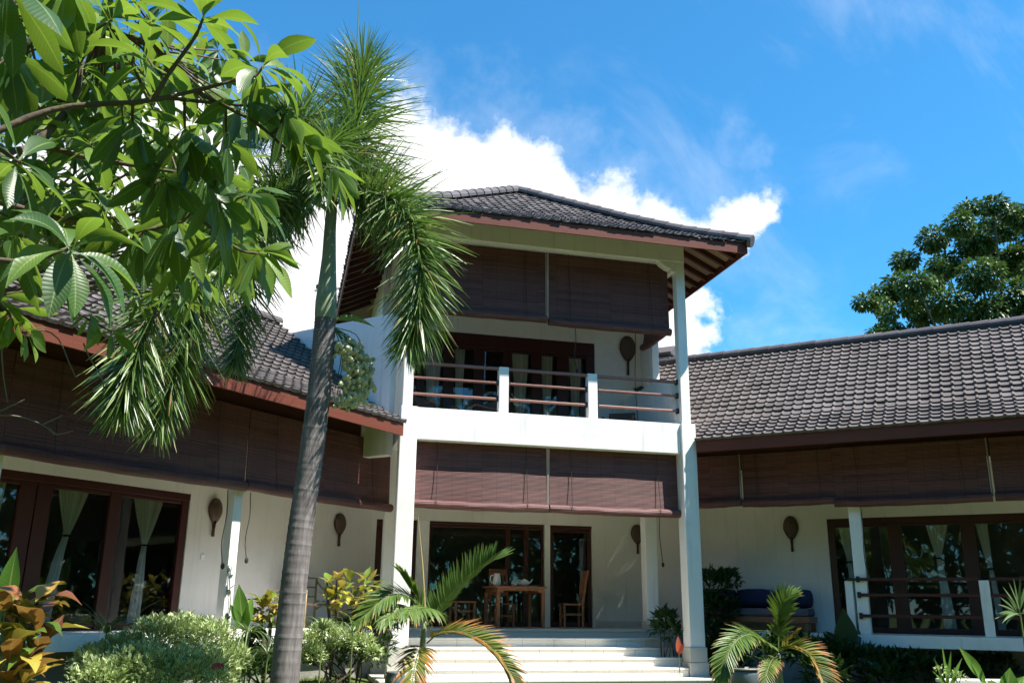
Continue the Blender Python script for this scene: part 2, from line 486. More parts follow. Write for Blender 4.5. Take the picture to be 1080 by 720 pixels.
M['shaft'] = mat('crownshaft', (0.26, 0.30, 0.17), 0.45, 0.4, 0.22, 6, 0.2, 20, stretch=(6, 6, 0.8), dirt=((0.42, 0.44, 0.34), 5, 0.7))
M['lawn'] = mat('lawn_ground', (0.075, 0.10, 0.025), 0.95, 0.1, 0.35, 4, 0.8, 60)
M['cloth'] = leaf_mat('curtain_cloth', [(0, (0.60, 0.60, 0.57)), (0.5, (0.86, 0.86, 0.82)), (1, (0.95, 0.95, 0.91))], 0.9, 0.10, (0.6, 0.6, 0.55), spec=0.1)


def trunk_mat():
    mt = bpy.data.materials.new('ringed_palm_bark')
    mt.use_nodes = True
    t = mt.node_tree
    b = t.nodes['Principled BSDF']
    b.inputs['Roughness'].default_value = 0.8
    b.inputs['Specular IOR Level'].default_value = 0.2
    uv = N(t, 'ShaderNodeUVMap')
    s = N(t, 'ShaderNodeSeparateXYZ')
    lk(t, uv.outputs[0], s.inputs[0])
    tcn = N(t, 'ShaderNodeTexCoord')
    n0 = N(t, 'ShaderNodeTexNoise')
    n0.inputs['Scale'].default_value = 2.0
    lk(t, tcn.outputs['Object'], n0.inputs['Vector'])
    v = mth(t, 'MULTIPLY_ADD', n0.outputs[0], 0.10, s.outputs[1])
    a = N(t, 'ShaderNodeAttribute', attribute_name='rnd')          # 1 on a leaf-scar ring
    n1 = N(t, 'ShaderNodeTexNoise')
    mpn = N(t, 'ShaderNodeMapping')
    lk(t, tcn.outputs['Object'], mpn.inputs[0])
    mpn.inputs['Scale'].default_value = (22, 22, 3)
    lk(t, mpn.outputs[0], n1.inputs['Vector'])
    n1.inputs['Detail'].default_value = 8
    n1.inputs['Roughness'].default_value = 0.7
    n1.inputs['Scale'].default_value = 1
    c = ramp(t, n1.outputs[0], [(0.28, (0.085, 0.073, 0.069)), (0.5, (0.175, 0.152, 0.148)), (0.72, (0.28, 0.25, 0.245))])
    k = N(t, 'ShaderNodeMix', data_type='RGBA')
    lk(t, mth(t, 'MULTIPLY', smooth(t, a.outputs['Fac'], 0.35, 0.9), mth(t, 'MULTIPLY', n1.outputs[0], 1.1)), k.inputs[0])
    lk(t, c, k.inputs[6])
    k.inputs[7].default_value = (0.30, 0.275, 0.265, 1)
    n2 = N(t, 'ShaderNodeTexNoise')
    n2.inputs['Scale'].default_value = 3.5
    n2.inputs['Detail'].default_value = 6
    lk(t, tcn.outputs['Object'], n2.inputs['Vector'])
    k2 = N(t, 'ShaderNodeMix', data_type='RGBA')
    lk(t, mth(t, 'MULTIPLY', smooth(t, n2.outputs[0], 0.5, 0.72), 0.55), k2.inputs[0])
    lk(t, k.outputs[2], k2.inputs[6])
    k2.inputs[7].default_value = (0.075, 0.062, 0.058, 1)
    lk(t, k2.outputs[2], b.inputs['Base Color'])
    bp = N(t, 'ShaderNodeBump')
    bp.inputs['Strength'].default_value = 0.6
    bp.inputs['Distance'].default_value = 0.01
    lk(t, n1.outputs[0], bp.inputs['Height'])
    lk(t, bp.outputs[0], b.inputs['Normal'])
    return mt


M['palmbark'] = trunk_mat()

# ------------------------------------------------------------------ mesh helpers
class MB:
    def __init__(self):
        self.v, self.f, self.uv, self.r = [], [], [], []

    def add(self, vs, fs, uv=None, r=0.5):
        o = len(self.v)
        self.v.extend([tuple(p) for p in vs])
        self.f.extend([tuple(o + i for i in f) for f in fs])
        self.uv.extend(uv if uv else [(0.5, 0.5)] * len(vs))
        self.r.extend(r if isinstance(r, list) else [r] * len(vs))
        return self

    def box(self, x0, x1, y0, y1, z0, z1, r=0.5):
        vs = [(x, y, z) for z in (z0, z1) for y in (y0, y1) for x in (x0, x1)]
        self.add(vs, [(0, 2, 3, 1), (4, 5, 7, 6), (0, 1, 5, 4), (2, 6, 7, 3), (0, 4, 6, 2), (1, 3, 7, 5)], r=r)
        return self

    def bar(self, a, b, w, h, up=(0, 0, 1)):
        a, b = Vector(a), Vector(b)
        t = (b - a).normalized()
        u = Vector(up)
        s = t.cross(u)
        if s.length < 1e-4:
            s = t.cross(Vector((1, 0, 0)))
        s.normalize()
        u = s.cross(t)
        vs = [p + s * (i * w / 2) + u * (j * h / 2) for p in (a, b) for j in (-1, 1) for i in (-1, 1)]
        self.add(vs, [(0, 1, 3, 2), (4, 6, 7, 5), (0, 4, 5, 1), (2, 3, 7, 6), (0, 2, 6, 4), (1, 5, 7, 3)])
        return self

    def prism(self, pts, axis, a, b):
        """pts: polygon in the two other axes, extruded along axis from a to b"""
        def p3(p, t):
            q = list(p)
            q.insert(axis, t)
            return tuple(q)
        n = len(pts)
        vs = [p3(p, a) for p in pts] + [p3(p, b) for p in pts]
        fs = [tuple(range(n))[::-1], tuple(range(n, 2 * n))] + [(i, (i + 1) % n, n + (i + 1) % n, n + i) for i in range(n)]
        self.add(vs, fs)
        return self

    def tube(self, pts, rad, n=8, cap=True, r=0.5, rr=None):
        pts = [Vector(p) for p in pts]
        k = len(pts)
        if not isinstance(rad, (list, tuple)):
            rad = [rad] * k
        vs, uv, rl = [], [], []
        prev = None
        for i, p in enumerate(pts):
            t = (pts[min(i + 1, k - 1)] - pts[max(i - 1, 0)])
            if t.length < 1e-9:
                t = Vector((0, 0, 1))
            t.normalize()
            if prev is None:
                s = t.cross(Vector((0.13, 0.9, 0.21)))
                if s.length < 1e-3:
                    s = t.cross(Vector((1, 0, 0)))
            else:
                s = prev - t * prev.dot(t)
            s.normalize()
            prev = s
            u = t.cross(s)
            for j in range(n):
                a = 2 * PI * j / n
                vs.append(p + (s * math.cos(a) + u * math.sin(a)) * rad[i])
                uv.append((j / n, i / max(1, k - 1)))
                rl.append(rr[i] if rr else r)
        fs = [(i * n + j, i * n + (j + 1) % n, (i + 1) * n + (j + 1) % n, (i + 1) * n + j) for i in range(k - 1) for j in range(n)]
        if cap:
            fs += [tuple(range(n))[::-1], tuple(range((k - 1) * n, k * n))]
        self.add(vs, fs, uv, rl)
        return self

    def lathe(self, prof, n=20, c=(0, 0, 0)):
        vs = [(c[0] + rd * math.cos(2 * PI * j / n), c[1] + rd * math.sin(2 * PI * j / n), c[2] + z) for rd, z in prof for j in range(n)]
        k = len(prof)
        fs = [(i * n + j, i * n + (j + 1) % n, (i + 1) * n + (j + 1) % n, (i + 1) * n + j) for i in range(k - 1) for j in range(n)]
        fs += [tuple(range(n))[::-1], tuple(range((k - 1) * n, k * n))]
        self.add(vs, fs)
        return self

    def ball(self, c, r, sz=1.0, seg=8, rings=5, rv=0.5):
        c = Vector(c)
        vs = [c + Vector((0, 0, r * sz))]
        for i in range(1, rings):
            a = PI * i / rings
            for j in range(seg):
                b = 2 * PI * j / seg
                vs.append(c + Vector((r * math.sin(a) * math.cos(b), r * math.sin(a) * math.sin(b), r * sz * math.cos(a))))
        vs.append(c - Vector((0, 0, r * sz)))
        fs = [(0, 1 + j, 1 + (j + 1) % seg) for j in range(seg)]
        for i in range(rings - 2):
            for j in range(seg):
                a = 1 + i * seg
                fs.append((a + j, a + seg + j, a + seg + (j + 1) % seg, a + (j + 1) % seg))
        l = len(vs) - 1
        a = 1 + (rings - 2) * seg
        fs += [(l, a + (j + 1) % seg, a + j) for j in range(seg)]
        self.add(vs, fs, r=rv)
        return self

    def leaf(self, base, d, up, L, W, droop=0.0, fold=0.25, n=6, rnd=0.5, shape=0.8, stem=0.0, wav=0.0, curl=0.0):
        """one leaf with a folded midrib, bending down along its length"""
        d = Vector(d).normalized()
        up = Vector(up)
        s = d.cross(up)
        if s.length < 1e-3:
            s = d.cross(Vector((1, 0.3, 0)))
        s.normalize()
        p = Vector(base)
        vs, uv = [], []
        cur = d.copy()
        ph = random.random() * 6
        for i in range(n + 1):
            t = i / n
            nn = s.cross(cur).normalized()
            wv = W * 0.5 * max(0.03, math.sin(PI * min(1, max(0, (t - stem) / (1 - stem))) ** shape)) if t > stem else W * 0.03
            if i == n:
                wv = W * 0.015
            k = fold * wv
            wz = wav * math.sin(ph + t * 9) * wv
            vs += [p - s * wv + nn * (k + wz), p, p + s * wv + nn * (k - wz)]
            uv += [(0, t), (0.5, t), (1, t)]
            cur = (cur + Vector((0, 0, -droop / n)) + nn * (-curl / n)).normalized()
            p = p + cur * (L / n)
        fs = []
        for i in range(n):
            a = i * 3
            fs += [(a, a + 1, a + 4, a + 3), (a + 1, a + 2, a + 5, a + 4)]
        self.add(vs, fs, uv, rnd)
        return p

    def strap(self, base, d, L, W, droop, n=4, rnd=0.5, side=None):
        """flat narrow leaflet, two vertices across"""
        cur = Vector(d).normalized()
        s = side if side is not None else cur.cross(Vector((random.uniform(-1, 1), random.uniform(-1, 1), random.uniform(-1, 1))))
        if s.length < 1e-3:
            s = cur.cross(Vector((0.3, 0.2, 1)))
        s = s.normalized()
        p = Vector(base)
        vs, uv = [], []
        for i in range(n + 1):
            t = i / n
            wv = W * 0.5 * (1 - t) ** 0.6 * min(1, 0.45 + 2.2 * t)
            if i == n:
                wv = W * 0.04
            vs += [p - s * wv, p + s * wv]
            uv += [(0, t), (1, t)]
            cur = (cur + Vector((0, 0, -droop / n))).normalized()
            p = p + cur * (L / n)
        self.add(vs, [(2 * i, 2 * i + 1, 2 * i + 3, 2 * i + 2) for i in range(n)], uv, rnd)

    def build(self, name, mt, parent=None, smooth=False, bevel=0.0):
        me = bpy.data.meshes.new(name)
        o = bpy.data.objects.new(name, me)
        vs = self.v
        if parent is None:
            xs = [p[0] for p in vs]
            ys = [p[1] for p in vs]
            zs = [p[2] for p in vs]
            c = ((min(xs) + max(xs)) / 2, (min(ys) + max(ys)) / 2, min(zs))
            vs = [(p[0] - c[0], p[1] - c[1], p[2] - c[2]) for p in vs]
            o.location = c
        me.from_pydata(vs, [], self.f)
        me.update()
        ul = me.uv_layers.new(name='UVMap')
        idx = [0] * len(me.loops)
        me.loops.foreach_get('vertex_index', idx)
        fl = []
        for i in idx:
            fl.extend(self.uv[i])
        ul.data.foreach_set('uv', fl)
        at_ = me.attributes.new('rnd', 'FLOAT', 'POINT')
        at_.data.foreach_set('value', self.r)
        me.materials.append(mt)
        if smooth:
            me.polygons.foreach_set('use_smooth', [True] * len(me.polygons))
        col.objects.link(o)
        if parent is not None:
            o.parent = parent
        if bevel > 0:
            b = o.modifiers.new('Bevel', 'BEVEL')
            b.width = bevel
            b.segments = 2
            b.limit_method = 'ANGLE'
            b.harden_normals = False
        return o


def tag(o, label, cat, group=None, kind=None):
    if label:
        o['label'] = label
    if cat:
        o['category'] = cat
    if group:
        o['group'] = group
    if kind:
        o['kind'] = kind
    return o


def thing(name, label, cat, loc=(0, 0, 0), frame=None, group=None, rotz=0.0):
    """an Empty at the thing's base; its parts are modelled in the Empty's own coordinates"""
    o = bpy.data.objects.new(name, None)
    col.objects.link(o)
    o.empty_display_size = 0.2
    mm = Matrix.Translation(Vector(loc)) @ Matrix.Rotation(rotz, 4, 'Z')
    if frame is not None:
        mm = frame @ mm
    o.matrix_world = mm
    tag(o, label, cat, group)
    return o


def copy_tree(o, parent=None):
    c = o.copy()
    col.objects.link(c)
    if parent is not None:
        c.parent = parent
    for ch in [x for x in bpy.data.objects if x.parent == o]:
        copy_tree(ch, c)
    return c


FM = Matrix.Identity(4)
FL = Matrix.Translation((-0.3, 0, 0)) @ Matrix.Rotation(R(45), 4, 'Z')     # left wing: local -x runs outward, +y into the building
FR = Matrix.Translation((5.3, 0, 0)) @ Matrix.Rotation(R(-42), 4, 'Z')     # right wing: local +x runs outward


# ------------------------------------------------------------------ tiled roofs
def tile_slope(mb, prof, xl, xr, xf, tw=0.185, course=0.205, seg=9, lip=0.050):
    """courses of S-shaped pantiles laid along a (y, z) profile from eave to ridge; xl(y), xr(y) bound the slope; xf maps local points"""
    ds = [0.0]
    for a, b in zip(prof, prof[1:]):
        ds.append(ds[-1] + math.hypot(b[0] - a[0], b[1] - a[1]))

    def pt(d):
        d = min(max(d, 0), ds[-1] - 1e-6)
        for i in range(len(ds) - 1):
            if d <= ds[i + 1]:
                f = (d - ds[i]) / (ds[i + 1] - ds[i])
                a, b = prof[i], prof[i + 1]
                L = ds[i + 1] - ds[i]
                return a[0] + (b[0] - a[0]) * f, a[1] + (b[1] - a[1]) * f, -(b[1] - a[1]) / L, (b[0] - a[0]) / L
    nrow = int(ds[-1] / course) + 1
    rg = random.Random(11)
    for r in range(nrow):
        d0 = r * course - 0.02
        d1 = min(d0 + course + 0.05, ds[-1])
        y0, z0, ny0, nz0 = pt(d0)
        if d0 < 0:
            y0 -= 0.02 * nz0
            z0 -= 0.012
        y1, z1, ny1, nz1 = pt(d1)
        a, b = xl(y0), xr(y0)
        if b - a < 0.05:
            continue
        i0, i1 = int(math.floor(a / tw)), int(math.ceil(b / tw))
        for i in range(i0, i1):
            rv = rg.random()
            jl = rg.uniform(-0.006, 0.007)
            jd = rg.uniform(-0.012, 0.012)
            vs, uv = [], []
            cnt = 0
            for k in range(seg + 1):
                u = k / seg
                x = min(max((i + u) * tw, a), b)
                x2 = min(max((i + u) * tw, xl(y1)), xr(y1))
                h = -0.003 * math.sin(PI * u / 0.68) if u < 0.68 else 0.034 * math.sin(PI * (u - 0.68) / 0.32)
                lo, hi, up = 0.004 + min(h, 0.01), lip + h + jl, 0.004 + min(h, 0.01)
                jy, jz = -nz0 * jd, ny0 * jd
                vs += [xf((x, y0 + jy + ny0 * lo, z0 + nz0 * lo)), xf((x, y0 + jy + ny0 * hi, z0 + nz0 * hi)), xf((x2, y1 + ny1 * up, z1 + nz1 * up))]
                uv += [(u, 0), (u, 0.1), (u, 1)]
            fs = []
            for k in range(seg):
                q = 3 * k
                fs += [(q, q + 3, q + 4, q + 1), (q + 1, q + 4, q + 5, q + 2)]
            # exposed side of the tile, where it rides over its neighbour
            mb.add(vs, fs, uv, rv)


def ridge_caps(mb, a, b, rad=0.11, step=0.34, n=9):
    a, b = Vector(a), Vector(b)
    t = (b - a)
    L = t.length
    t.normalize()
    s = t.cross(Vector((0, 0, 1))).normalized()
    u = s.cross(t)
    k = int(L / step)
    for i in range(k + 1):
        p = a + t * (i * L / (k + 1))
        q = a + t * ((i + 1) * L / (k + 1) + 0.04)
        r1, r0 = rad * 1.10, rad * 0.95
        rv = random.random()
        vs = []
        for (c, rr) in ((p, r0), (q, r1), (q, r1 - 0.022)):
            for j in range(n):
                an = PI * (j / (n - 1)) * 1.16 - PI * 0.08
                vs.append(c + s * (rr * math.cos(an)) + u * (rr * 0.95 * math.sin(an)))
        fs = [(e * n + j, e * n + j + 1, (e + 1) * n + j + 1, (e + 1) * n + j) for e in range(2) for j in range(n - 1)]
        mb.add(vs, fs, r=rv)

# ------------------------------------------------------------------ ground
GZ = -0.92


def gz(x, y):
    k = min(1, max(0, (-2.5 - y) / 12))
    h = min(1, max(0, (-0.55 - x) / 0.5)) * min(1, max(0, (x + 9) / 3)) * min(1, max(0, (y + 4.5) / 2))
    return GZ - 0.14 * k + 0.18 * h + 0.02 * math.sin(x * 0.7) * math.cos(y * 0.6)


g = MB()
xs = [-400, -120, -50] + [-24 + i * 1.0 for i in range(55)] + [55, 120, 400]
ys = [-300, -100, -45] + [-24 + i * 1.0 for i in range(45)] + [45, 120, 400]
vs = [(x, y, gz(x, y)) for y in ys for x in xs]
nx = len(xs)
g.add(vs, [(j * nx + i, j * nx + i + 1, (j + 1) * nx + i + 1, (j + 1) * nx + i) for j in range(len(ys) - 1) for i in range(nx - 1)])
lawn = g.build('lawn', M['lawn'], smooth=True)
tag(lawn, None, None, kind='structure')


# ------------------------------------------------------------------ house helpers
def wall_open(mb, x0, x1, y0, y1, z0, z1, ops):
    x = x0
    for a, b, za, zb in sorted(ops):
        if a > x:
            mb.box(x, a, y0, y1, z0, z1)
        if za > z0:
            mb.box(a, b, y0, y1, z0, za)
        if zb < z1:
            mb.box(a, b, y0, y1, zb, z1)
        x = b
    if x < x1:
        mb.box(x, x1, y0, y1, z0, z1)


def door(parent, name, x0, x1, z0, z1, y, stiles, fw=0.11, dep=0.10, head=None, glass=True, bottom=0.10):
    """timber frame with stiles; one pane of glass per opening as a sub-part"""
    mb = MB()
    hd = head or fw
    mb.box(x0 + 0.003, x0 + fw, y, y + dep, z0, z1 - hd)
    mb.box(x1 - fw, x1 - 0.003, y, y + dep, z0, z1 - hd)
    mb.box(x0 + 0.003, x1 - 0.003, y - 0.012, y + dep, z1 - hd, z1 - 0.003)
    edges = [x0 + fw]
    for a, b in stiles:
        mb.box(a, b, y + 0.004, y + dep - 0.004, z0, z1 - hd)
        edges += [a, b]
    edges.append(x1 - fw)
    for a, b in zip(edges[::2], edges[1::2]):
        mb.box(a, b, y + 0.02, y + dep - 0.02, z0, z0 + bottom)
        mb.box(a, b, y + 0.02, y + dep - 0.02, z1 - hd - 0.06, z1 - hd)
    fr = mb.build(name, M['wood'], parent, bevel=0.006)
    if glass:
        for a, b in zip(edges[::2], edges[1::2]):
            q = MB()
            q.add([(a, y + dep * 0.5, z0 + bottom), (b, y + dep * 0.5, z0 + bottom), (b, y + dep * 0.5, z1 - hd - 0.06), (a, y + dep * 0.5, z1 - hd - 0.06)], [(0, 1, 2, 3)])
            q.build('glass_pane', M['glass'], fr)
    return fr


def room(parent, x0, x1, y0, y1, z0, z1, side=True):
    mb = MB()
    vs = [(x, y, z) for z in (z0, z1) for y in (y0, y1) for x in (x0, x1)]
    mb.add(vs, [(0, 1, 3, 2), (4, 6, 7, 5), (2, 3, 7, 6), (0, 2, 6, 4), (1, 5, 7, 3)])
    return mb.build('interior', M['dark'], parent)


# ================================================================== main block
villa = thing('villa', 'tall two storey white villa block with open balcony and hipped tile roof', 'house', (2.45, 3.0, 0))
VO = Vector((2.45, 3.0, 0))


class VB(MB):
    """mesh in house coordinates, stored relative to the villa's base"""
    def build(self, *a, **k):
        self.v = [(p[0] - VO.x, p[1] - VO.y, p[2] - VO.z) for p in self.v]
        return MB.build(self, *a, **k)


# walls
mb = VB()
wall_open(mb, -0.44, 5.6, 3.0, 3.16, 0.0, 3.55, [(-0.32, 0.5, 0, 2.05), (0.75, 3.18, 0, 2.05), (3.30, 4.23, 0, 2.05)])
wall_open(mb, -0.28, 5.6, 3.0, 3.16, 3.552, 7.45, [(0.10, 4.35, 3.62, 6.10)])
mb.box(-0.42, -0.26, 3.162, 6.2, GZ - 0.1, 7.6)
mb.box(5.44, 5.6, 3.162, 6.2, GZ - 0.1, 7.6)
mb.box(-0.26, 5.44, 6.04, 6.2, GZ - 0.1, 7.6)
mb.build('wall', M['cream'], villa)
# mullion piers between the ground floor openings stand a little proud
for a, b in ((0.50, 0.75), (3.18, 3.30)):
    q = VB()
    q.box(a, b, 2.97, 2.998, 0.0, 2.05)
    q.build('pier', M['white'], villa, bevel=0.006)
q = VB()
q.box(4.28, 5.36, 2.975, 2.998, 0.0, 0.13)
q.build('skirting', M['plinth'], villa)
# lower columns with plinths
for a, b, y0, y1, zb, z1, zp in ((-0.30, 0.0, 0.0, 0.30, -0.76, 3.75, -0.26), (5.0, 5.29, 0.0, 0.30, -0.76, 3.75, -0.26), (4.82, 5.07, 1.50, 1.75, 0.0, 3.30, 0.16), (-0.33, -0.08, 1.50, 1.75, 0.0, 3.30, 0.16)):
    q = VB()
    q.box(a, b, y0, y1, zb if zp < 0 else 0.0, z1)
    c = q.build('column', M['white'], villa, bevel=0.012)
    q = VB()
    if zp < 0:
        q.box(a - 0.035, b + 0.035, y0 - 0.035, y1 + 0.035, zb, (zb + zp) / 2 - 0.006)
        q.box(a - 0.020, b + 0.020, y0 - 0.020, y1 + 0.020, (zb + zp) / 2 - 0.006, zp)
    else:
        q.box(a - 0.02, b + 0.02, y0 - 0.02, y1 + 0.02, 0.0, zp)
    q.build('plinth', M['plinth'], c, bevel=0.008)
# upper columns
for a, b, y0, y1 in ((-0.28, -0.10, 0.03, 0.21), (5.03, 5.215, 0.03, 0.21), (5.115, 5.27, 1.55, 1.71)):
    q = VB()
    q.box(a, b, y0, y1, 3.752, 7.5)
    q.build('column', M['white'], villa, bevel=0.008)
# floor beam and slab edge
q = VB()
q.box(0.002, 4.998, 0.06, 0.30, 3.18, 3.75)
q.box(-0.098, 0.002, 0.06, 0.30, 3.70, 3.75)
q.box(4.998, 5.03, 0.06, 0.28, 3.70, 3.75)
q.box(-0.29, -0.05, 0.302, 3.0, 3.20, 3.748)
q.box(5.05, 5.28, 0.302, 3.0, 3.20, 3.748)
q.build('floor_beam', M['white'], villa, bevel=0.008)
q = VB()
q.box(-0.04, 5.04, 0.302, 2.998, 3.42, 3.60)
q.build('balcony_floor', M['floor'], villa)
# head beam with stepped brackets at the columns
q = VB()
q.box(-0.29, 5.218, 0.022, 0.24, 7.02, 7.62)
q.prism([(5.028, 6.80), (5.028, 7.02), (4.68, 7.02), (4.74, 6.955), (4.86, 6.88), (4.93, 6.86), (4.93, 6.80)], 1, 0.03, 0.22)
q.prism([(-0.098, 6.80), (-0.098, 7.02), (0.25, 7.02), (0.19, 6.955), (0.07, 6.88), (0.0, 6.86), (0.0, 6.80)], 1, 0.03, 0.22)
q.box(5.10, 5.27, 0.242, 3.0, 7.02, 7.62)
q.box(-0.29, -0.12, 0.242, 3.0, 7.02, 7.62)
q.build('head_beam', M['white'], villa, bevel=0.008)
q = VB()
q.box(-0.115, 5.095, 0.245, 2.998, 7.10, 7.20)
q.build('balcony_ceiling', M['cream'], villa)
# railing
posts = []
for a, b in ((1.48, 1.66), (3.19, 3.375)):
    rl = VB()
    rl.box(a, b, 0.10, 0.26, 3.752, 4.612)
    posts.append(rl.build('railing_post', M['white'], villa, bevel=0.008))
for i, (a, b) in enumerate(((-0.10, 1.478), (1.662, 3.188), (3.377, 5.03))):
    for z, h in ((4.585, 0.050), (4.315, 0.038), (4.015, 0.038)):
        q = VB()
        q.box(a + 0.002, b - 0.002, 0.14, 0.215, z - h / 2, z + h / 2)
        q.build('rail', M['rail'], villa, bevel=0.008)
        if z < 4.5 or i == 2:
            k = VB()
            k.box(b - 0.034, b - 0.003, 0.128, 0.227, z - 0.047, z + 0.047)
            k.build('rail_bracket', M['iron'], villa)
        if z < 4.5 and i:
            k = VB()
            k.box(a + 0.003, a + 0.032, 0.128, 0.227, z - 0.047, z + 0.047)
            k.build('rail_bracket', M['iron'], villa)
# side parapets of the balcony, tops curving down to the front
q = VB()
q.prism([(0.22, 3.602), (0.22, 4.60), (0.45, 4.64), (0.62, 4.74), (0.9, 4.81), (1.3, 4.83), (2.99, 4.83), (2.99, 3.602)], 0, 5.0, 5.10)
q.build('parapet', M['white'], villa, bevel=0.006)
q = VB()
q.box(5.44, 5.52, 2.42, 2.998, 3.752, 7.018)
q.build('side_wall', M['cream'], villa)
q = VB()
q.prism([(0.22, 3.752), (0.22, 4.60), (0.45, 4.64), (0.62, 4.74), (0.9, 4.81), (1.3, 4.83), (2.99, 4.83), (2.99, 3.752)], 0, -0.27, -0.17)
q.build('parapet', M['white'], villa, bevel=0.006)
# ceilings and rooms
q = VB()
q.box(-0.04, 5.04, 0.305, 2.998, 3.30, 3.415)
q.build('porch_ceiling', M['white'], villa)


def vroom(*a):
    o = room(villa, *a)
    for v in o.data.vertices:
        v.co -= VO
    return o


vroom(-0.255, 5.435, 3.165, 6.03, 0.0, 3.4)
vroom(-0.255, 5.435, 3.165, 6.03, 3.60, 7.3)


def vdoor(*a, **k):
    a = list(a)
    f = door(villa, *a, **k)
    for o in [f] + [c for c in bpy.data.objects if c.parent == f]:
        for v in o.data.vertices:
            v.co -= VO
    return f


vdoor('sliding_door', -0.32, 0.5, 0.0, 2.05, 3.03, [], fw=0.13)
vdoor('sliding_door', 0.75, 3.18, 0.0, 2.05, 3.05, [(2.36, 2.46), (2.75, 2.85)], fw=0.05, head=0.05)
vdoor('sliding_door', 3.30, 4.23, 0.0, 2.05, 3.05, [], fw=0.09, head=0.08)
vdoor('balcony_door', 0.10, 4.35, 3.62, 6.10, 3.02, [(0.37, 0.52), (0.94, 1.16), (1.60, 1.82), (2.24, 2.44), (2.89, 3.12), (3.48, 3.74)], fw=0.19, head=0.30)
# roof
EX0, EX1, EY0, EY1, EZ = -1.30, 6.15, -0.85, 6.25, 7.20
AP = Vector((2.42, 2.70, 9.44))
rise = AP.z - EZ


def prof(run):
    return [(0, EZ), (0.26 * run, EZ + 0.215 * rise), (0.5 * run, EZ + 0.455 * rise), (run, EZ + rise)]


tl = VB()
fy, by, lx, rx = AP.y - EY0, EY1 - AP.y, AP.x - EX0, EX1 - AP.x
tile_slope(tl, prof(fy), lambda y: y / fy * lx, lambda y: (EX1 - EX0) - y / fy * rx, lambda p: (EX0 + p[0], EY0 + p[1], p[2]), lip=0.024)
tile_slope(tl, prof(rx), lambda y: y / rx * fy, lambda y: (EY1 - EY0) - y / rx * by, lambda p: (EX1 - p[1], EY0 + p[0], p[2]), lip=0.024)
tile_slope(tl, prof(lx), lambda y: y / lx * by, lambda y: (EY1 - EY0) - y / lx * fy, lambda p: (EX0 + p[1], EY1 - p[0], p[2]), lip=0.024)
tile_slope(tl, prof(by), lambda y: y / by * rx, lambda y: (EX1 - EX0) - y / by * lx, lambda p: (EX1 - p[0], EY1 - p[1], p[2]))
roof = tl.build('roof', M['tile'], villa)
cp = VB()
for cx, cy in ((EX0, EY0), (EX1, EY0), (EX1, EY1), (EX0, EY1)):
    pts = []
    for (t, z) in ((0, EZ + 0.05), (0.26, EZ + 0.215 * rise + 0.05), (0.5, EZ + 0.455 * rise + 0.05), (1.0, AP.z + 0.05)):
        pts.append(Vector((cx + (AP.x - cx) * t, cy + (AP.y - cy) * t, z)))
    d = (pts[0] - pts[1]).normalized()
    pts[0] = pts[0] + d * 0.06
    for a, b in zip(pts, pts[1:]):
        ridge_caps(cp, b, a, 0.125)
    cp.tube([pts[0] - d * 0.02, pts[0] + d * 0.05], [0.13, 0.12], 12)
cp.ball(AP + Vector((0, 0, 0.06)), 0.13, 0.8, 10, 6)
cp.build('ridge_cap', M['cap'], roof, smooth=False)
fa = VB()
FT, FB, TH = EZ - 0.012, EZ - 0.215, 0.03
fa.box(EX0, EX1, EY0 + 0.01, EY0 + 0.01 + TH, FB, FT)
fa.box(EX0, EX1, EY1 - 0.01 - TH, EY1 - 0.01, FB, FT)
fa.box(EX1 - 0.01 - TH, EX1 - 0.01, EY0 + 0.042, EY1 - 0.042, FB, FT)
fa.box(EX0 + 0.01, EX0 + 0.01 + TH, EY0 + 0.042, EY1 - 0.042, FB, FT)
fa.build('fascia', M['fascia'], roof)
sf = VB()
off = -0.10
ring = []
for t, z in ((0.012, EZ + 0.01 * rise + off), (0.26, EZ + 0.215 * rise + off), (0.5, EZ + 0.455 * rise + off)):
    ring.append([(cx + (AP.x - cx) * t, cy + (AP.y - cy) * t, z) for cx, cy in ((EX0, EY0), (EX1, EY0), (EX1, EY1), (EX0, EY1))])
vs = [p for r_ in ring for p in r_]
sf.add(vs, [(k * 4 + i, k * 4 + (i + 1) % 4, k * 4 + 4 + (i + 1) % 4, k * 4 + 4 + i) for k in range(2) for i in range(4)])
sf.build('soffit', M['soffit'], roof)
rf = VB()
zs = 0.215 * rise / 0.26
for i in range(16):
    y = EY0 + 0.45 + i * 0.42
    k = min(0.26, (y - EY0) / fy, (EY1 - y) / by) - 0.004
    z1 = EZ + zs * k - 0.16
    rf.bar((EX1 - 0.05, y, EZ - 0.13), (EX1 - k * rx, y, z1), 0.07, 0.11)
    rf.bar((EX0 + 0.05, y, EZ - 0.13), (EX0 + k * lx, y, z1), 0.07, 0.11)
for i in range(17):
    x = EX0 + 0.45 + i * 0.42
    k = min(0.26, (x - EX0) / lx, (EX1 - x) / rx) - 0.004
    rf.bar((x, EY0 + 0.05, EZ - 0.13), (x, EY0 + k * fy, EZ + zs * k - 0.16), 0.07, 0.11)
for cx, cy in ((EX0, EY0), (EX1, EY0)):
    rf.bar((cx + (AP.x - cx) * 0.01, cy + (AP.y - cy) * 0.01, EZ - 0.14), (cx + (AP.x - cx) * 0.26, cy + (AP.y - cy) * 0.26, EZ + 0.215 * rise - 0.17), 0.10, 0.14)
rf.build('rafter', M['rafter'], roof)

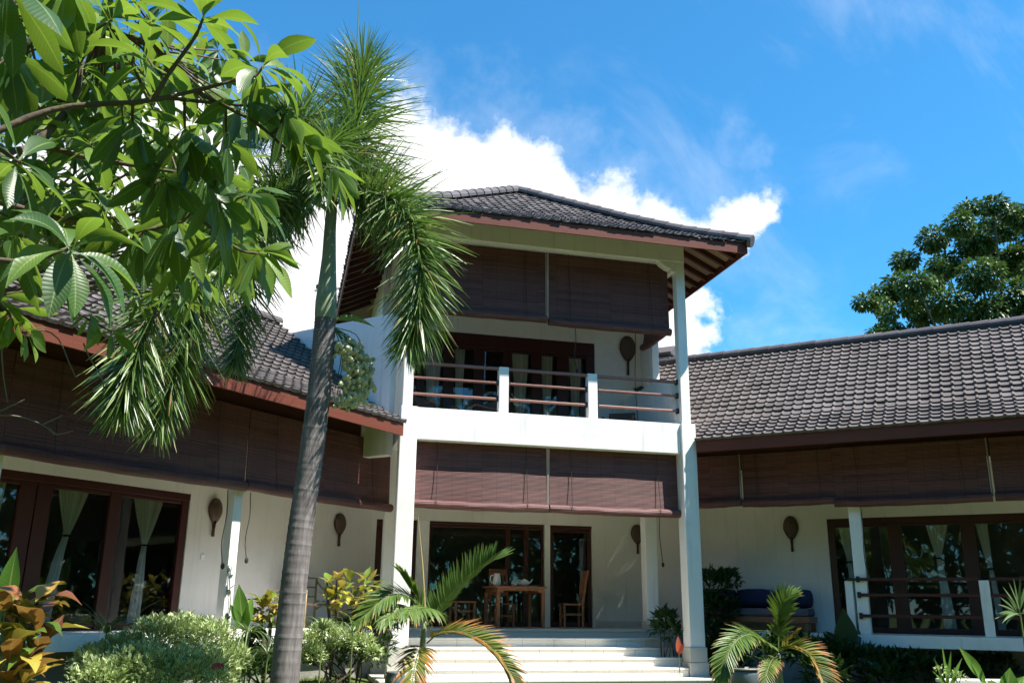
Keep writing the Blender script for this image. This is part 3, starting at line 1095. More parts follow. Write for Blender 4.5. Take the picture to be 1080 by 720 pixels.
# ------------------------------------------------------------------ steps and terrace
steps = thing('stone_steps', 'broad pale stone steps climbing between two white columns to the porch', 'steps', (2.5, 0.5, -0.92))
for i in range(5):
    q = MB()
    zt = -0.15 * (i + 1)
    y0 = (1.09, 0.73, 0.37, 0.01, -0.42)[i]
    y1 = (1.45, 1.09, 0.73, 0.37, 0.01)[i]
    x0, x1 = (0.002, 4.998) if i < 3 else ((0.05, 4.95) if i == 3 else (-0.5, 5.52))
    q.box(x0 - 2.5, x1 - 2.5, y0 - 0.5, y1 - 0.5 - 0.001 * i, (-1.0 if i == 4 else -0.93) + 0.92, zt + 0.92 - 0.04)
    q.box(x0 - 2.5, x1 - 2.5, y0 - 0.5 - 0.02, y1 - 0.5 - 0.001 * i, zt + 0.92 - 0.038, zt + 0.92)
    q.build('step', M['step'], steps, bevel=0.008)
q = MB()
q.box(-0.5, 0.0, 0.012, 3.0, -1.0, -0.765)
q.box(5.0, 5.52, 0.012, 1.44, -1.0, -0.765)
b = q.build('terrace_base', M['plinth'])
tag(b, None, None, kind='structure')
q = MB()
q.box(-0.45, 5.55, 1.452, 3.0, -0.99, -0.045)
q.box(-0.45, 5.55, 1.43, 3.0, -0.043, 0.0)
b = q.build('porch_floor', M['floor'])
tag(b, None, None, kind='structure')


# ================================================================== wings
def wing(label, F, sg, ridge_z, outer, col_s, dy, doors, xin, root_name='villa_wing'):
    """sg=-1 left wing, +1 right wing; s is measured outwards along the eave"""
    wg = thing(root_name, label, 'house', (0, 0, 0), F)

    def X(a, b):
        return (min(sg * a, sg * b), max(sg * a, sg * b))
    # wall
    mb = MB()
    ops = []
    for d in doors:
        a, b = X(d['s0'], d['s1'])
        ops.append((a, b, 0.0, d['z']))
    a, b = X(-xin, outer)
    wall_open(mb, a, b, dy, dy + 0.16, 0.0, 3.3, ops)
    a2, b2 = X(outer, outer + 0.16)
    mb.box(a2, b2, dy + 0.162, 6.4, -0.99, 3.4)
    a3, b3 = X(0.3, outer)
    mb.box(a3, b3, 6.24, 6.4, -0.99, 3.4)
    mb.build('wall', M['cream'], wg)
    # porch ceiling
    q = MB()
    a, b = X(-0.9 if sg < 0 else -0.75, outer)
    q.box(a, b, 1.02, dy - 0.002, 3.06, 3.10)
    q.build('porch_ceiling', M['cream'], wg)
    # ring beam over the columns
    q = MB()
    q.box(a, b, 0.90, 1.06, 2.98, 3.70)
    q.build('ring_beam', M['rafter'], wg)
    for s0, s1 in col_s:
        q = MB()
        a, b = X(s0, s1)
        q.box(a, b, 0.90, 1.06, 0.0, 2.979)
        q.build('column', M['white'], wg, bevel=0.008)
    for d in doors:
        a, b = X(d['s0'], d['s1'])
        st = sorted([X(*p) for p in d['stiles']])
        door(wg, 'sliding_door', a, b, 0.0, d['z'], dy + 0.02, st, fw=0.13, head=0.11)
    a, b = X(0.35 if sg < 0 else -0.2, outer - 0.01)
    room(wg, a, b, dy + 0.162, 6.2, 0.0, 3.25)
    # roof
    pr = [(-0.10, 3.42), (0.75, 3.42 + 0.19 * (ridge_z - 3.42)), (1.6, 3.42 + 0.475 * (ridge_z - 3.42)), (3.2, ridge_z)]
    out = outer + 0.9
    mb = MB()
    if sg > 0:
        tile_slope(mb, pr, lambda y: (0.0 if y < 0 else -0.05 - 0.9 * y), lambda y: out, lambda p: p)
    else:
        tile_slope(mb, pr, lambda y: -out, lambda y: 0.0, lambda p: p)
    # far slope
    if sg > 0:
        mb.add([(-2.9, 3.2, ridge_z), (out, 3.2, ridge_z), (out, 6.9, 3.4), (-2.9, 6.9, 3.4)], [(0, 1, 2, 3)])
    else:
        mb.add([(-out, 3.2, ridge_z), (0.0, 3.2, ridge_z), (0.0, 6.9, 3.4), (-out, 6.9, 3.4)], [(0, 1, 2, 3)])
    rf_ = mb.build('roof', M['tile'], wg)
    cp_ = MB()
    p, q_ = ((-2.9, 3.2, ridge_z + 0.04), (out + 0.1, 3.2, ridge_z + 0.04)) if sg > 0 else ((-out - 0.1, 3.2, ridge_z + 0.04), (-0.02, 3.2, ridge_z + 0.04))
    ridge_caps(cp_, p, q_, 0.12)
    # bedding under the caps
    cp_.box(p[0], q_[0], 3.12, 3.28, ridge_z - 0.12, ridge_z + 0.06)
    cp_.build('ridge_cap', M['cap'], rf_)
    f = MB()
    a, b = X(0.02, out)
    f.box(a, b, -0.085, -0.05, 3.20, 3.428)
    f.build('fascia', M['fascia'], rf_)
    f = MB()
    f.add([(a, -0.05, 3.31), (b, -0.05, 3.31), (b, 0.93, 3.31 + 0.17 * (ridge_z - 3.42)), (a, 0.93, 3.31 + 0.17 * (ridge_z - 3.42))], [(0, 1, 2, 3)])
    f.build('soffit', M['rafter'], rf_)
    f = MB()
    n = int((b - a) / 0.5)
    for i in range(n):
        x = a + 0.25 + i * 0.5
        f.bar((x, -0.045, 3.26), (x, 0.9, 3.26 + 0.17 * (ridge_z - 3.42)), 0.06, 0.09)
    f.build('rafter', M['rafter'], rf_)
    return wg


LDOORS = [dict(s0=2.47, s1=8.6, z=2.05, stiles=[(3.70, 3.88), (4.79, 5.01), (5.03, 5.25), (6.25, 6.45), (7.4, 7.58)])]
RDOORS = [dict(s0=1.86, s1=8.2, z=2.12, stiles=[(2.95, 3.20), (4.20, 4.45), (5.45, 5.70), (6.8, 7.0)])]
left_wing = wing('single storey wing at left with tiled roof over shaded glass doors', FL, -1, 5.71, 9.2, [(2.59, 2.75), (6.3, 6.46)], 2.2, LDOORS, 2.03)
right_wing = wing('single storey wing at right with tiled roof and white terrace railing', FR, 1, 5.87, 8.8, [(2.47, 2.67), (6.6, 6.8)], 2.3, RDOORS, 1.93)
# gable parapet where the left wing meets the block
q = MB()
q.box(0.02, 0.20, 0.30, 3.05, 2.9, 5.50)
q.build('gable_parapet', M['white'], left_wing, bevel=0.01)
q = MB()
q.prism([(0.95, 3.3), (0.95, 3.80), (3.2, 5.55), (6.6, 3.45), (6.6, 3.3)], 0, -0.14, -0.06)
q.build('gable_wall', M['cream'], left_wing)
q = MB()
q.box(-2.16, -2.08, 2.185, 2.198, 1.05, 1.13)
q.build('switch_plate', M['white'], left_wing, bevel=0.004)
# ridge vent on the right wing
vt = thing('roof_vent', 'small white roof vent with a dark tiled cap behind the right ridge', 'roof vent', (-1.9, 3.55, 5.3), FR)
q = MB()
q.box(-0.45, 0.40, -0.3, 0.3, 0.0, 0.78)
q.build('vent_box', M['white'], vt, bevel=0.01)
q = MB()
q.prism([(-0.42, 0.80), (0.42, 0.80), (0.42, 0.86), (0.1, 1.08), (-0.1, 1.08), (-0.42, 0.86)], 0, -0.52, 0.47)
q.build('vent_cap', M['cap'], vt, bevel=0.01)

# terraces of the wings
q = MB()
q.box(-9.4, 1.15, 0.88, 2.2, -0.20, -0.004)
q.build('terrace_slab', M['white'], left_wing)
q = MB()
q.box(-9.4, 1.15, 1.15, 2.2, -1.0, -0.202)
q.build('terrace_base', M['base'], left_wing)
q = MB()
q.box(2.33, 9.0, 0.86, 2.3, -0.20, -0.004)
q.box(-1.9, 2.328, 1.55, 2.3, -0.20, -0.006)
q.build('terrace_slab', M['white'], right_wing)
q = MB()
q.box(-1.9, 9.0, 1.60, 2.3, -1.0, -0.208)
q.build('terrace_base', M['base'], right_wing)
# right wing railing
for x0_, x1_, y0_, y1_, zt in ((2.30, 2.43, 0.88, 1.00, 0.90), (4.43, 4.585, 0.90, 1.05, 0.905), (6.46, 6.598, 0.90, 1.05, 0.90)):
    q = MB()
    q.box(x0_, x1_, y0_, y1_, -0.002, zt)
    q.build('railing_post', M['white'], right_wing, bevel=0.008)
for a, b in ((2.56, 4.428), (4.587, 6.458)):
    for z in (0.925, 0.66, 0.31):
        q = MB()
        q.box(a, b, 0.90 - 0.03, 0.93 if z < 0.9 else 0.95, z - 0.027, z + 0.027)
        rr = q.build('rail', M['rafter'], right_wing, bevel=0.006)
        if a < 3:
            q = MB()
            q.box(2.50, 2.558, 0.862, 0.898, z - 0.05, z + 0.05)
            q.build('rail_bracket', M['iron'], rr)
q = MB()
q.box(2.36, 2.495, 0.85, 0.879, 0.90, 0.945)
q.build('rail_bracket', M['iron'], right_wing)


# ------------------------------------------------------------------ roller blinds
def blind(label, F, x0, x1, y, zt, zb, roll=0.075, cords=2, sag=0.018, strip=None, lean=0.0):
    w_ = x1 - x0
    b = thing('roller_blind', label, 'blind', ((x0 + x1) / 2, y, zb), F, 'bamboo roller blinds hung around the verandas')
    h = zt - zb
    mb = MB()
    nx, nz_ = 14, 10
    vs = []
    for side in (0, 1):
        for j in range(nz_ + 1):
            t = j / nz_
            for i in range(nx + 1):
                u = i / nx
                dy = -0.022 * (1 - t) ** 2 - lean * (1 - t) + 0.010 * math.sin(u * 7 + x0 * 3) * (1 - t) - side * 0.016
                vs.append((-w_ / 2 + w_ * u, dy, roll * 0.6 + (h - roll * 0.6) * t - sag * math.sin(PI * u) * (1 - t) + 0.006 * math.sin(u * 11 + x1 * 5) * (1 - t)))
    n1 = (nx + 1) * (nz_ + 1)
    fs = []
    for sd_ in (0, 1):
        for j in range(nz_):
            for i in range(nx):
                a = sd_ * n1 + j * (nx + 1) + i
                fs.append((a, a + 1, a + nx + 2, a + nx + 1))
    for j in range(nz_):
        for i in (0, nx):
            a = j * (nx + 1) + i
            fs.append((a, a + nx + 1, a + nx + 1 + n1, a + n1))
    mb.add(vs, fs)
    mb.build('blind_sheet', M['blind'], b)
    rm = MB()
    k = 14
    rm.tube([(-w_ / 2 - 0.012 + (w_ + 0.024) * i / k, -0.022 - roll * 0.45 - lean + 0.010 * math.sin(i / k * 7 + x0 * 3), roll * 0.72 - sag * math.sin(PI * i / k) + 0.004 * math.sin(i * 1.7)) for i in range(k + 1)], roll, 14)
    rm.build('rolled_end', M['blind'], b, smooth=False)
    for i in range(cords):
        x = -w_ / 2 + w_ * (0.16 + 0.68 * i / max(1, cords - 1))
        cm_ = MB()
        pts = []
        for j in range(9):
            t = j / 8
            pts.append((x + 0.01 * math.sin(t * 4 + i), -0.048 - 0.05 * (1 - t) ** 3 * 1.5 - lean * (1 - t), roll * 1.6 + (h - roll * 1.6) * t))
        pts.insert(0, (x, -0.03 - roll * 1.5 - lean, roll * 0.7))
        cm_.tube(pts, 0.006, 5)
        cm_.build('cord', M['cord'], b)
    if strip:  # pale strip added to paint the lit gap beside the blind
        s_ = MB()
        x = w_ / 2 + 0.02
        s_.box(x - 0.013, x + 0.013, -0.03, -0.018, roll, h)
        s_.build('lit_gap_strip', M['gap_pale'], b)
    return b


blind('dark bamboo blind on the upper balcony, left one behind the palm fronds', FM, -0.09, 2.41, 0.30, 7.02, 5.60, strip=True)
blind('dark bamboo blind on the upper balcony, right one beside the corner column', FM, 2.47, 4.95, 0.28, 7.02, 5.555)
blind('sunlit bamboo blind over the steps, left one above the young palm', FM, 0.015, 2.43, 0.27, 3.19, 2.03, cords=2, strip=True)
blind('sunlit bamboo blind over the steps, right one above the table', FM, 2.48, 4.985, 0.27, 3.19, 2.03)
blind('short bamboo blind on the open side of the upper balcony', FM @ Matrix.Translation((5.0, 1.62, 0)) @ Matrix.Rotation(R(-90), 4, 'Z'), 0.0, 1.25, 0.0, 7.02, 5.62, cords=1)
blind('dark blind on the left wing between the palm trunk and the white column', FL, -2.655, 0.80, 0.84, 3.26, 2.03, cords=2)
blind('wide dark blind on the left wing behind the hanging frond', FL, -6.40, -2.668, 0.84, 3.26, 2.02)
blind('dark blind at the far left end cut by the photo edge', FL, -9.1, -6.412, 0.84, 3.26, 2.02)
blind('narrow dark blind on the right wing next to the tall white column', FR, -0.60, 0.56, 0.86, 3.26, 2.29, strip=True, cords=1)
blind('dark blind on the right wing above the wall ornament, raised a little higher', FR, 0.61, 2.30, 0.87, 3.26, 2.27)
blind('wide dark blind on the right wing above the glass doors and railing', FR, 2.28, 4.80, 0.82, 3.26, 2.20, strip=True)
blind('dark blind at the right end of the right wing cut by the photo edge', FR, 4.86, 8.4, 0.82, 3.26, 2.20)

# ================================================================== vegetation
def spline(pts, n):
    """Catmull-Rom through the points"""
    P = [Vector(p) for p in pts]
    P = [P[0] * 2 - P[1]] + P + [P[-1] * 2 - P[-2]]
    out = []
    k = len(P) - 3
    for i in range(n + 1):
        t = i / n * k
        j = min(int(t), k - 1)
        f = t - j
        a, b, c, d = P[j:j + 4]
        out.append(0.5 * ((2 * b) + (c - a) * f + (2 * a - 5 * b + 4 * c - d) * f * f + (3 * b - a - 3 * c + d) * f ** 3))
    return out


def rdir(rg):
    while True:
        v = Vector((rg.uniform(-1, 1), rg.uniform(-1, 1), rg.uniform(-1, 1)))
        if 0.05 < v.length < 1:
            return v.normalized()


def VL(o):
    """shift a list of world points into a thing's own frame (no rotation)"""
    return Vector(o)


class TB(MB):
    """mesh in world coordinates stored relative to a base point"""
    def __init__(self, base):
        MB.__init__(self)
        self.base = Vector(base)

    def build(self, *a, **k):
        b = self.base
        self.v = [(p[0] - b.x, p[1] - b.y, p[2] - b.z) for p in self.v]
        return MB.build(self, *a, **k)


# ------------------------------------------------------------------ broad leaved trees
def tree(name, label, base, trunk_pts, trunk_r, limbs, clumps, mt, L, W, per, seed, cat='tree', bark='bark', group=None, r_leaf=(0, 1)):
    rg = random.Random(seed)
    t = thing(name, label, cat, base, group=group)
    q = TB(base)
    q.tube(trunk_pts, trunk_r, 10)
    tr = q.build('trunk', M[bark], t, smooth=True)
    q = TB(base)
    for l, r0, r1 in limbs:
        s = spline(l, 8)
        q.tube(s, [r0 + (r1 - r0) * i / 8 for i in range(9)], 6)
    q.build('branch', M[bark], tr, smooth=True)
    q = TB(base)
    for c, r in clumps:
        c = Vector(c)
        sq = Vector((1, 1, rg.uniform(0.55, 0.85)))
        for i in range(int(per * r * r)):
            d = rdir(rg)
            k = r * rg.random() ** 0.45
            p = c + Vector((d.x * k * sq.x, d.y * k * sq.y, d.z * k * sq.z))
            out = (d + Vector((0, 0, -0.35)) + rdir(rg) * 0.7).normalized()
            q.leaf(p, out, (rg.uniform(-.3, .3), rg.uniform(-.3, .3), 1), L * rg.uniform(0.7, 1.2), W * rg.uniform(0.7, 1.2), droop=0.5, n=2, rnd=rg.uniform(*r_leaf))
    q.build('crown', mt, t)
    return t


# the tree behind the right wing
YR = 13.0
clp = [(912, 318, 14), (930, 322, 12), (945, 300, 16), (938, 345, 14), (925, 355, 10), (955, 275, 18), (965, 300, 20), (975, 330, 18), (962, 352, 18), (985, 252, 20), (998, 280, 24), (1000, 320, 24), (1010, 345, 22),
       (1012, 236, 18), (1022, 220, 15), (1030, 255, 24), (1034, 290, 26), (1038, 330, 26), (1048, 216, 16), (1058, 240, 24), (1068, 275, 28), (1070, 312, 26), (1076, 340, 26), (1082, 228, 20), (1098, 250, 28), (1104, 290, 34),
       (1108, 330, 34), (1130, 260, 30), (1140, 300, 40), (1165, 330, 40), (1170, 280, 34), (1030, 372, 40), (1085, 380, 46), (1140, 390, 50), (980, 375, 26), (1195, 360, 44)]
rg = random.Random(5)
clumps = []
for x, y, r in clp:
    pm = (YR - CAM.y) / FPX * 1.0
    p = at(x, y, YR + rg.uniform(-2.0, 2.0))
    clumps.append((p, r * pm * 1.12))
for i in range(110):      # loose sprays that tie the clumps together
    a, b = rg.choice(clp), rg.choice(clp)
    if abs(a[0] - b[0]) + abs(a[1] - b[1]) > 90:
        continue
    f = rg.random()
    clumps.append((at(a[0] + (b[0] - a[0]) * f + rg.gauss(0, 5), a[1] + (b[1] - a[1]) * f + rg.gauss(0, 5), YR + rg.uniform(-1.6, 1.6)), rg.uniform(0.2, 0.5)))
tb = at(1075, 560, YR)
tb.z = GZ
tpt = [tb, tb + Vector((0.1, 0, 2.2)), tb + Vector((0.0, 0.1, 4.2)), tb + Vector((0.3, 0, 6.0))]
limbs = []
for c, r in clumps[:36:2]:
    limbs.append(([tpt[3] + Vector((0, 0, -1.0)), (tpt[3] * 0.5 + c * 0.5) + Vector((0, 0, -0.3)), c], 0.12, 0.02))
tree('broadleaf_tree', 'large dark green broadleaf tree rising behind the right tiled roof', tb, tpt, [0.34, 0.28, 0.24, 0.18], limbs, clumps, M['leaf_far'], 0.22, 0.13, 1500, 3)

# garden trees added out of view: block sky light, reflect in the glass
rg = random.Random(9)
for i, (x, y, h, r) in enumerate(((-13, -27, 9.5, 5.0), (-4.5, -30, 10.5, 5.4), (4.5, -29, 9.5, 5.2), (13, -27, 10.5, 5.4), (20.5, -21.5, 9.5, 5.0), (-20, -20, 9.5, 5.0), (24.5, -13, 9.5, 5.0), (26.5, -4.5, 9.0, 4.6), (-24, -10, 9.0, 4.8))):
    h, r = h * 1.45, r * 1.2  # enlarged to block more sky light from the house front
    b = Vector((x, y, gz(x, y)))
    cl = []
    for k in range(44):
        d = rdir(rg)
        cl.append((b + Vector((d.x * r * 0.8, d.y * r * 0.8, h * 0.52 + d.z * h * 0.42)), r * rg.uniform(0.30, 0.44)))
    tp = [b, b + Vector((0.1, 0, h * 0.3)), b + Vector((0, 0.1, h * 0.6))]
    lm = [([tp[1], (tp[2] + c) / 2, c], 0.1, 0.03) for c, _ in cl[::4]]
    w_ = ('second from the left', 'third from the left', 'in the middle', 'fifth from the left', 'sixth from the left', 'first at the left', 'third from the right', 'last at the right', 'alone on the far left')[i]
    tree('added_garden_tree', 'bushy garden tree added behind the photographer, %s' % w_, b, tp, [0.25, 0.2, 0.14], lm, cl, M['leaf_far'], 0.75, 0.46, 26, 20 + i, group='garden trees added behind the viewpoint')


# ------------------------------------------------------------------ the overhanging foreground tree
rg = random.Random(21)
fb = at(-330, 560, -12.4)
fb.z = gz(fb.x, fb.y)
ft = thing('overhanging_tree', 'big leaved tree reaching into the upper left corner with long glossy leaves', 'tree', fb)
q = TB(fb)
tpts = spline([fb, at(-318, 420, -12.4), at(-280, 300, -12.4), at(-200, 215, -12.4)], 10)
q.tube(tpts, [0.11 - 0.005 * i for i in range(11)], 10)
ftr = q.build('trunk', M['bark_grey'], ft, smooth=True)
br = TB(fb)
BR = [([(-210, 222, -12.4), (-90, 180, -12.4), (20, 128, -12.35), (75, 112, -12.3), (150, 107, -12.3), (205, 96, -12.3), (262, 81, -12.3)], 0.016, 0.006),
      ([(-200, 220, -12.4), (-60, 190, -12.3), (30, 155, -12.0), (90, 166, -11.9), (150, 176, -11.9), (215, 186, -11.8)], 0.017, 0.006),
      ([(40, 150, -12.0), (75, 110, -11.9), (85, 70, -11.9), (78, 30, -11.9)], 0.018, 0.007),
      ([(162, 104, -12.3), (180, 75, -12.35), (205, 40, -12.4), (214, 20, -12.4)], 0.010, 0.005),
      ([(175, 103, -12.3), (220, 108, -12.2), (262, 112, -12.2)], 0.009, 0.005),
      ([(-150, 250, -12.6), (-60, 265, -12.6), (20, 276, -12.65), (72, 262, -12.65)], 0.016, 0.006),
      ([(-40, 200, -11.6), (60, 230, -11.5), (140, 245, -11.4), (215, 222, -11.4), (262, 205, -11.5)], 0.016, 0.006),
      ([(-140, 215, -12.5), (-60, 180, -12.5), (-20, 150, -12.5), (22, 172, -12.5)], 0.014, 0.006),
      ([(150, 176, -11.9), (210, 230, -11.8), (250, 262, -11.8), (275, 268, -11.8)], 0.009, 0.005),
      ([(205, 96, -12.3), (270, 130, -12.2), (318, 170, -12.1), (352, 178, -12.1)], 0.008, 0.004),
      ([(-150, 230, -12.3), (-60, 120, -12.5), (-10, 40, -12.6), (20, -10, -12.6)], 0.02, 0.008),
      ([(-100, 160, -12.0), (0, 70, -11.8), (60, 20, -11.8), (120, -30, -11.8)], 0.02, 0.008),
      ([(60, 20, -11.8), (110, 30, -11.7), (160, 45, -11.7)], 0.009, 0.005),
      ([(0, 280, -12.0), (40, 310, -11.9), (90, 335, -11.9), (118, 350, -11.9)], 0.007, 0.003),
      ([(-60, 265, -12.6), (-10, 310, -12.3), (10, 330, -12.2)], 0.006, 0.003)]
nodes = []
for pts, r0, r1 in BR:
    s = spline([at(*p) for p in pts], 14)
    br.tube(s, [r0 + (r1 - r0) * i / 14 + 0.0012 * math.sin(i * 2.7) for i in range(15)], 7)
    nodes += s
lf = TB(fb)


def whorl(p, axis, n, L, W, open0=55, open1=105, droop=0.7, r=(0, 1), seed=0, az0=0.0):
    axis = Vector(axis).normalized()
    s = axis.cross(Vector((0.2, 0.9, 0.3))).normalized()
    u = axis.cross(s)
    for i in range(n):
        a = az0 + i * 2.399 + rg.uniform(-.25, .25)
        o = R(open0 + (open1 - open0) * (i / max(1, n - 1)) + rg.uniform(-8, 8))
        d = axis * math.cos(o) + (s * math.cos(a) + u * math.sin(a)) * math.sin(o)
        k = rg.uniform(0.75, 1.12)
        b = Vector(p) - axis * (0.03 * i / n)
        lf.leaf(b, d, axis + Vector((0, 0, 0.6)), L * k, W * k * rg.uniform(0.9, 1.1), droop=droop * 1.35 * rg.uniform(0.6, 1.3), fold=rg.uniform(0.15, 0.4), n=8, rnd=rg.uniform(*r), shape=1.25, stem=0.08, wav=0.08, curl=rg.uniform(-0.2, 0.3))


def twig_to(p):
    b = min(nodes, key=lambda n_: (n_ - p).length)
    if (b - p).length > 0.03:
        mid = (b + p) / 2 + Vector((0, 0, -0.02))
        br.tube(spline([b, mid, p], 5), [0.007, 0.006, 0.006, 0.005, 0.005, 0.004], 6)


WH = [  # pixel x, y, depth, axis, leaves, length, open angles, droop, colour range
    (6, -14, -12.75, (0.25, 0, -1), 8, 0.30, (20, 75), 0.5, (0.0, .45)),
    (70, -18, -12.3, (0.1, 0.1, -1), 9, 0.26, (25, 80), 0.5, (0.2, .9)),
    (118, 20, -12.0, (0.5, 0, 0.6), 8, 0.24, (40, 110), 0.8, (0.4, 1)),
    (156, 62, -12.2, (0.1, -0.2, 1), 9, 0.24, (45, 110), 0.9, (0.3, 1)),
    (214, 18, -12.4, (0.1, 0, 1), 9, 0.21, (15, 80), 0.6, (0.5, 1)),
    (278, 70, -12.3, (0.8, -0.1, 0.5), 12, 0.24, (20, 125), 0.9, (0.3, .95)),
    (258, 110, -12.2, (0.5, -0.1, -0.6), 7, 0.22, (30, 90), 0.7, (0.1, .7)),
    (352, 180, -12.1, (0.4, 0, -0.8), 8, 0.18, (15, 70), 0.5, (0.6, 1)),
    (318, 148, -12.15, (0.5, 0, -0.6), 8, 0.20, (20, 85), 0.5, (0.4, 1)),
    (300, 120, -12.2, (0.3, 0, -0.9), 7, 0.24, (10, 60), 0.4, (0.2, .8)),
    (20, 168, -12.5, (0.3, -0.3, 0.3), 9, 0.22, (60, 115), 0.5, (0.0, .6)),
    (76, 264, -12.65, (0.4, -0.6, 0.1), 12, 0.25, (50, 105), 1.35, (0.15, .75)),
    (196, 140, -12.2, (0.2, 0, -0.8), 8, 0.24, (15, 70), 0.5, (0.0, .6)),
    (140, 128, -12.2, (0.1, -0.1, -0.8), 7, 0.23, (20, 80), 0.5, (0.0, .5)),
    (216, 186, -11.8, (0.3, -0.2, -0.7), 9, 0.25, (20, 85), 0.6, (0.0, .7)),
    (232, 214, -12.1, (0.4, -0.2, -0.6), 9, 0.24, (20, 90), 0.6, (0.1, .8)),
    (262, 206, -11.5, (0.5, 0, -0.5), 9, 0.26, (20, 95), 0.7, (0.3, 1)),
    (275, 268, -11.8, (0.4, -0.2, -0.5), 11, 0.21, (20, 100), 0.7, (0.5, 1)),
    (240, 250, -11.7, (0.2, -0.2, -0.8), 8, 0.24, (15, 80), 0.5, (0.1, .8)),
    (150, 245, -11.4, (0.2, -0.2, -0.6), 9, 0.26, (25, 100), 0.8, (0.0, .7)),
    (185, 235, -11.6, (0.1, -0.1, -0.9), 8, 0.25, (15, 80), 0.5, (0.0, .6)),
    (110, 215, -11.6, (0.2, -0.2, 0.4), 9, 0.25, (50, 115), 0.8, (0.1, .8)),
    (60, 205, -11.6, (-0.2, -0.2, 0.6), 9, 0.25, (50, 115), 0.8, (0.0, .6)),
    (8, 228, -12.3, (-0.3, -0.2, 0.3), 8, 0.23, (40, 115), 0.8, (0.0, .5)),
    (12, 252, -12.5, (-0.2, -0.2, -0.6), 8, 0.24, (25, 95), 0.6, (0.0, .5)),
    (95, 150, -11.9, (0, -0.2, 0.8), 8, 0.24, (45, 115), 0.8, (0.1, .9)),
    (45, 95, -11.9, (0, -0.1, 0.9), 9, 0.25, (40, 115), 0.8, (0.2, .9)),
    (85, 70, -11.9, (0.2, 0, 0.9), 8, 0.24, (40, 115), 0.8, (0.2, 1)),
    (8, 60, -12.2, (0.1, -0.2, -0.7), 9, 0.26, (25, 95), 0.7, (0.0, .6)),
    (160, 20, -11.7, (0.3, 0, 0.8), 9, 0.25, (35, 110), 0.8, (0.4, 1)),
    (120, -20, -11.8, (0.2, 0, 0.1), 9, 0.26, (35, 115), 0.8, (0.3, 1)),
    (240, 150, -12.0, (0.3, -0.1, -0.7), 7, 0.23, (20, 80), 0.5, (0.1, .8)),
    (175, 190, -12.1, (0.2, -0.2, -0.8), 8, 0.23, (15, 85), 0.5, (0.0, .6)),
    (118, 352, -11.9, (0.3, -0.1, -0.5), 8, 0.12, (20, 100), 0.5, (0.6, 1)),
    (95, 335, -11.9, (0.2, -0.1, -0.5), 6, 0.11, (20, 100), 0.5, (0.5, 1)),
    (12, 332, -12.2, (0.0, -0.1, -0.6), 10, 0.13, (20, 110), 0.5, (0.5, 1)),
    (28, 352, -12.1, (0.3, -0.1, -0.5), 7, 0.11, (20, 100), 0.5, (0.5, 1)),
    (0, 318, -12.2, (0.1, -0.1, -0.3), 8, 0.13, (30, 110), 0.5, (0.4, .9)),
]
for x, y, dy, ax, n, L, (o0, o1), dr, cr in WH:
    p = at(x, y, dy)
    twig_to(p)
    whorl(p, ax, n + 2, L * 1.06, L * 0.33, o0, o1, dr, cr, az0=rg.uniform(0, 6))
for i in range(110):      # the inner, deeper part of the crown
    x = rg.uniform(-60, 262)
    y = rg.uniform(-20, 270) if x < 110 else rg.uniform(40 if x > 190 else -10, 318 - 0.0012 * (x - 190) ** 2)
    p = at(x, y, rg.uniform(-11.5, -9.9))
    twig_to(p)
    whorl(p, (rg.uniform(-.6, .6), rg.uniform(-.6, .2), rg.uniform(-.7, .8)), rg.randint(7, 10), 0.24, 0.078, 30, 115, 0.9, (0.1, 1), az0=rg.uniform(0, 6))
for i in range(14):      # outside the frame, so the tree has a whole crown
    x, y = rg.uniform(-420, -60), rg.uniform(-120, 260)
    p = at(x, y, rg.uniform(-12.9, -11.2))
    twig_to(p)
    whorl(p, (rg.uniform(-.6, .6), rg.uniform(-.6, .2), rg.uniform(-.3, .8)), 8, 0.25, 0.07, 30, 110, 0.8, (0.1, 1), az0=rg.uniform(0, 6))
br.build('branch', M['bark'], ftr, smooth=True)
lf.build('crown', M['leaf_big'], ft, smooth=True)
# bare dead twigs hanging under it
dt = TB(fb)
for pts in ([(18, 352), (45, 348), (62, 358), (72, 380), (80, 398)], [(88, 362), (95, 378), (108, 400), (109, 420)], [(-6, 438), (20, 439), (45, 448), (58, 458)], [(46, 447), (66, 438)], [(52, 452), (60, 458), (77, 454)], [(0, 330), (3, 390), (8, 424)], [(-5, 435), (12, 428), (26, 421)]):
    s = spline([at(x, y, -11.9) for x, y in pts], 8)
    dt.tube(s, [0.0035 - 0.0002 * i for i in range(9)], 5)
dt.build('dead_twig', M['bark_grey'], ftr)


# a finer leaved tree standing between it and the left wing
rg = random.Random(77)
YS = -8.4
sb = at(-170, 700, YS)
sb.z = gz(sb.x, sb.y)
cl = []
for x, y, r in [(60, 120, 36), (110, 100, 34), (150, 140, 40), (95, 170, 40), (190, 150, 30), (140, 200, 40), (195, 205, 36), (232, 190, 26), (70, 220, 36), (110, 250, 34), (160, 262, 36), (205, 262, 34), (240, 240, 24), (225, 300, 24), (190, 310, 26), (150, 312, 22), (250, 285, 18), (20, 180, 40), (10, 90, 40), (-60, 120, 60), (-120, 200, 70), (-60, 230, 60), (-180, 100, 70), (30, 250, 30), (100, 50, 40), (150, 80, 30)]:
    cl.append((at(x, y, YS + rg.uniform(-.5, .5)), r * (YS - CAM.y) / FPX))
lm = []
tp = [sb, at(-160, 480, YS), at(-120, 330, YS), at(-60, 250, YS)]
for c, r in cl:
    lm.append(([tp[2] if c.z < tp[3].z + 0.5 else tp[3], (tp[3] * 0.45 + c * 0.55) + Vector((0, 0, -0.15)), c], 0.022, 0.006))
tree('small_leaved_tree', 'finer leaved yellow green tree behind the big leaves at upper left', sb, tp, [0.10, 0.085, 0.07, 0.05], lm, cl, M['leaf_fine'], 0.17, 0.05, 900, 78)

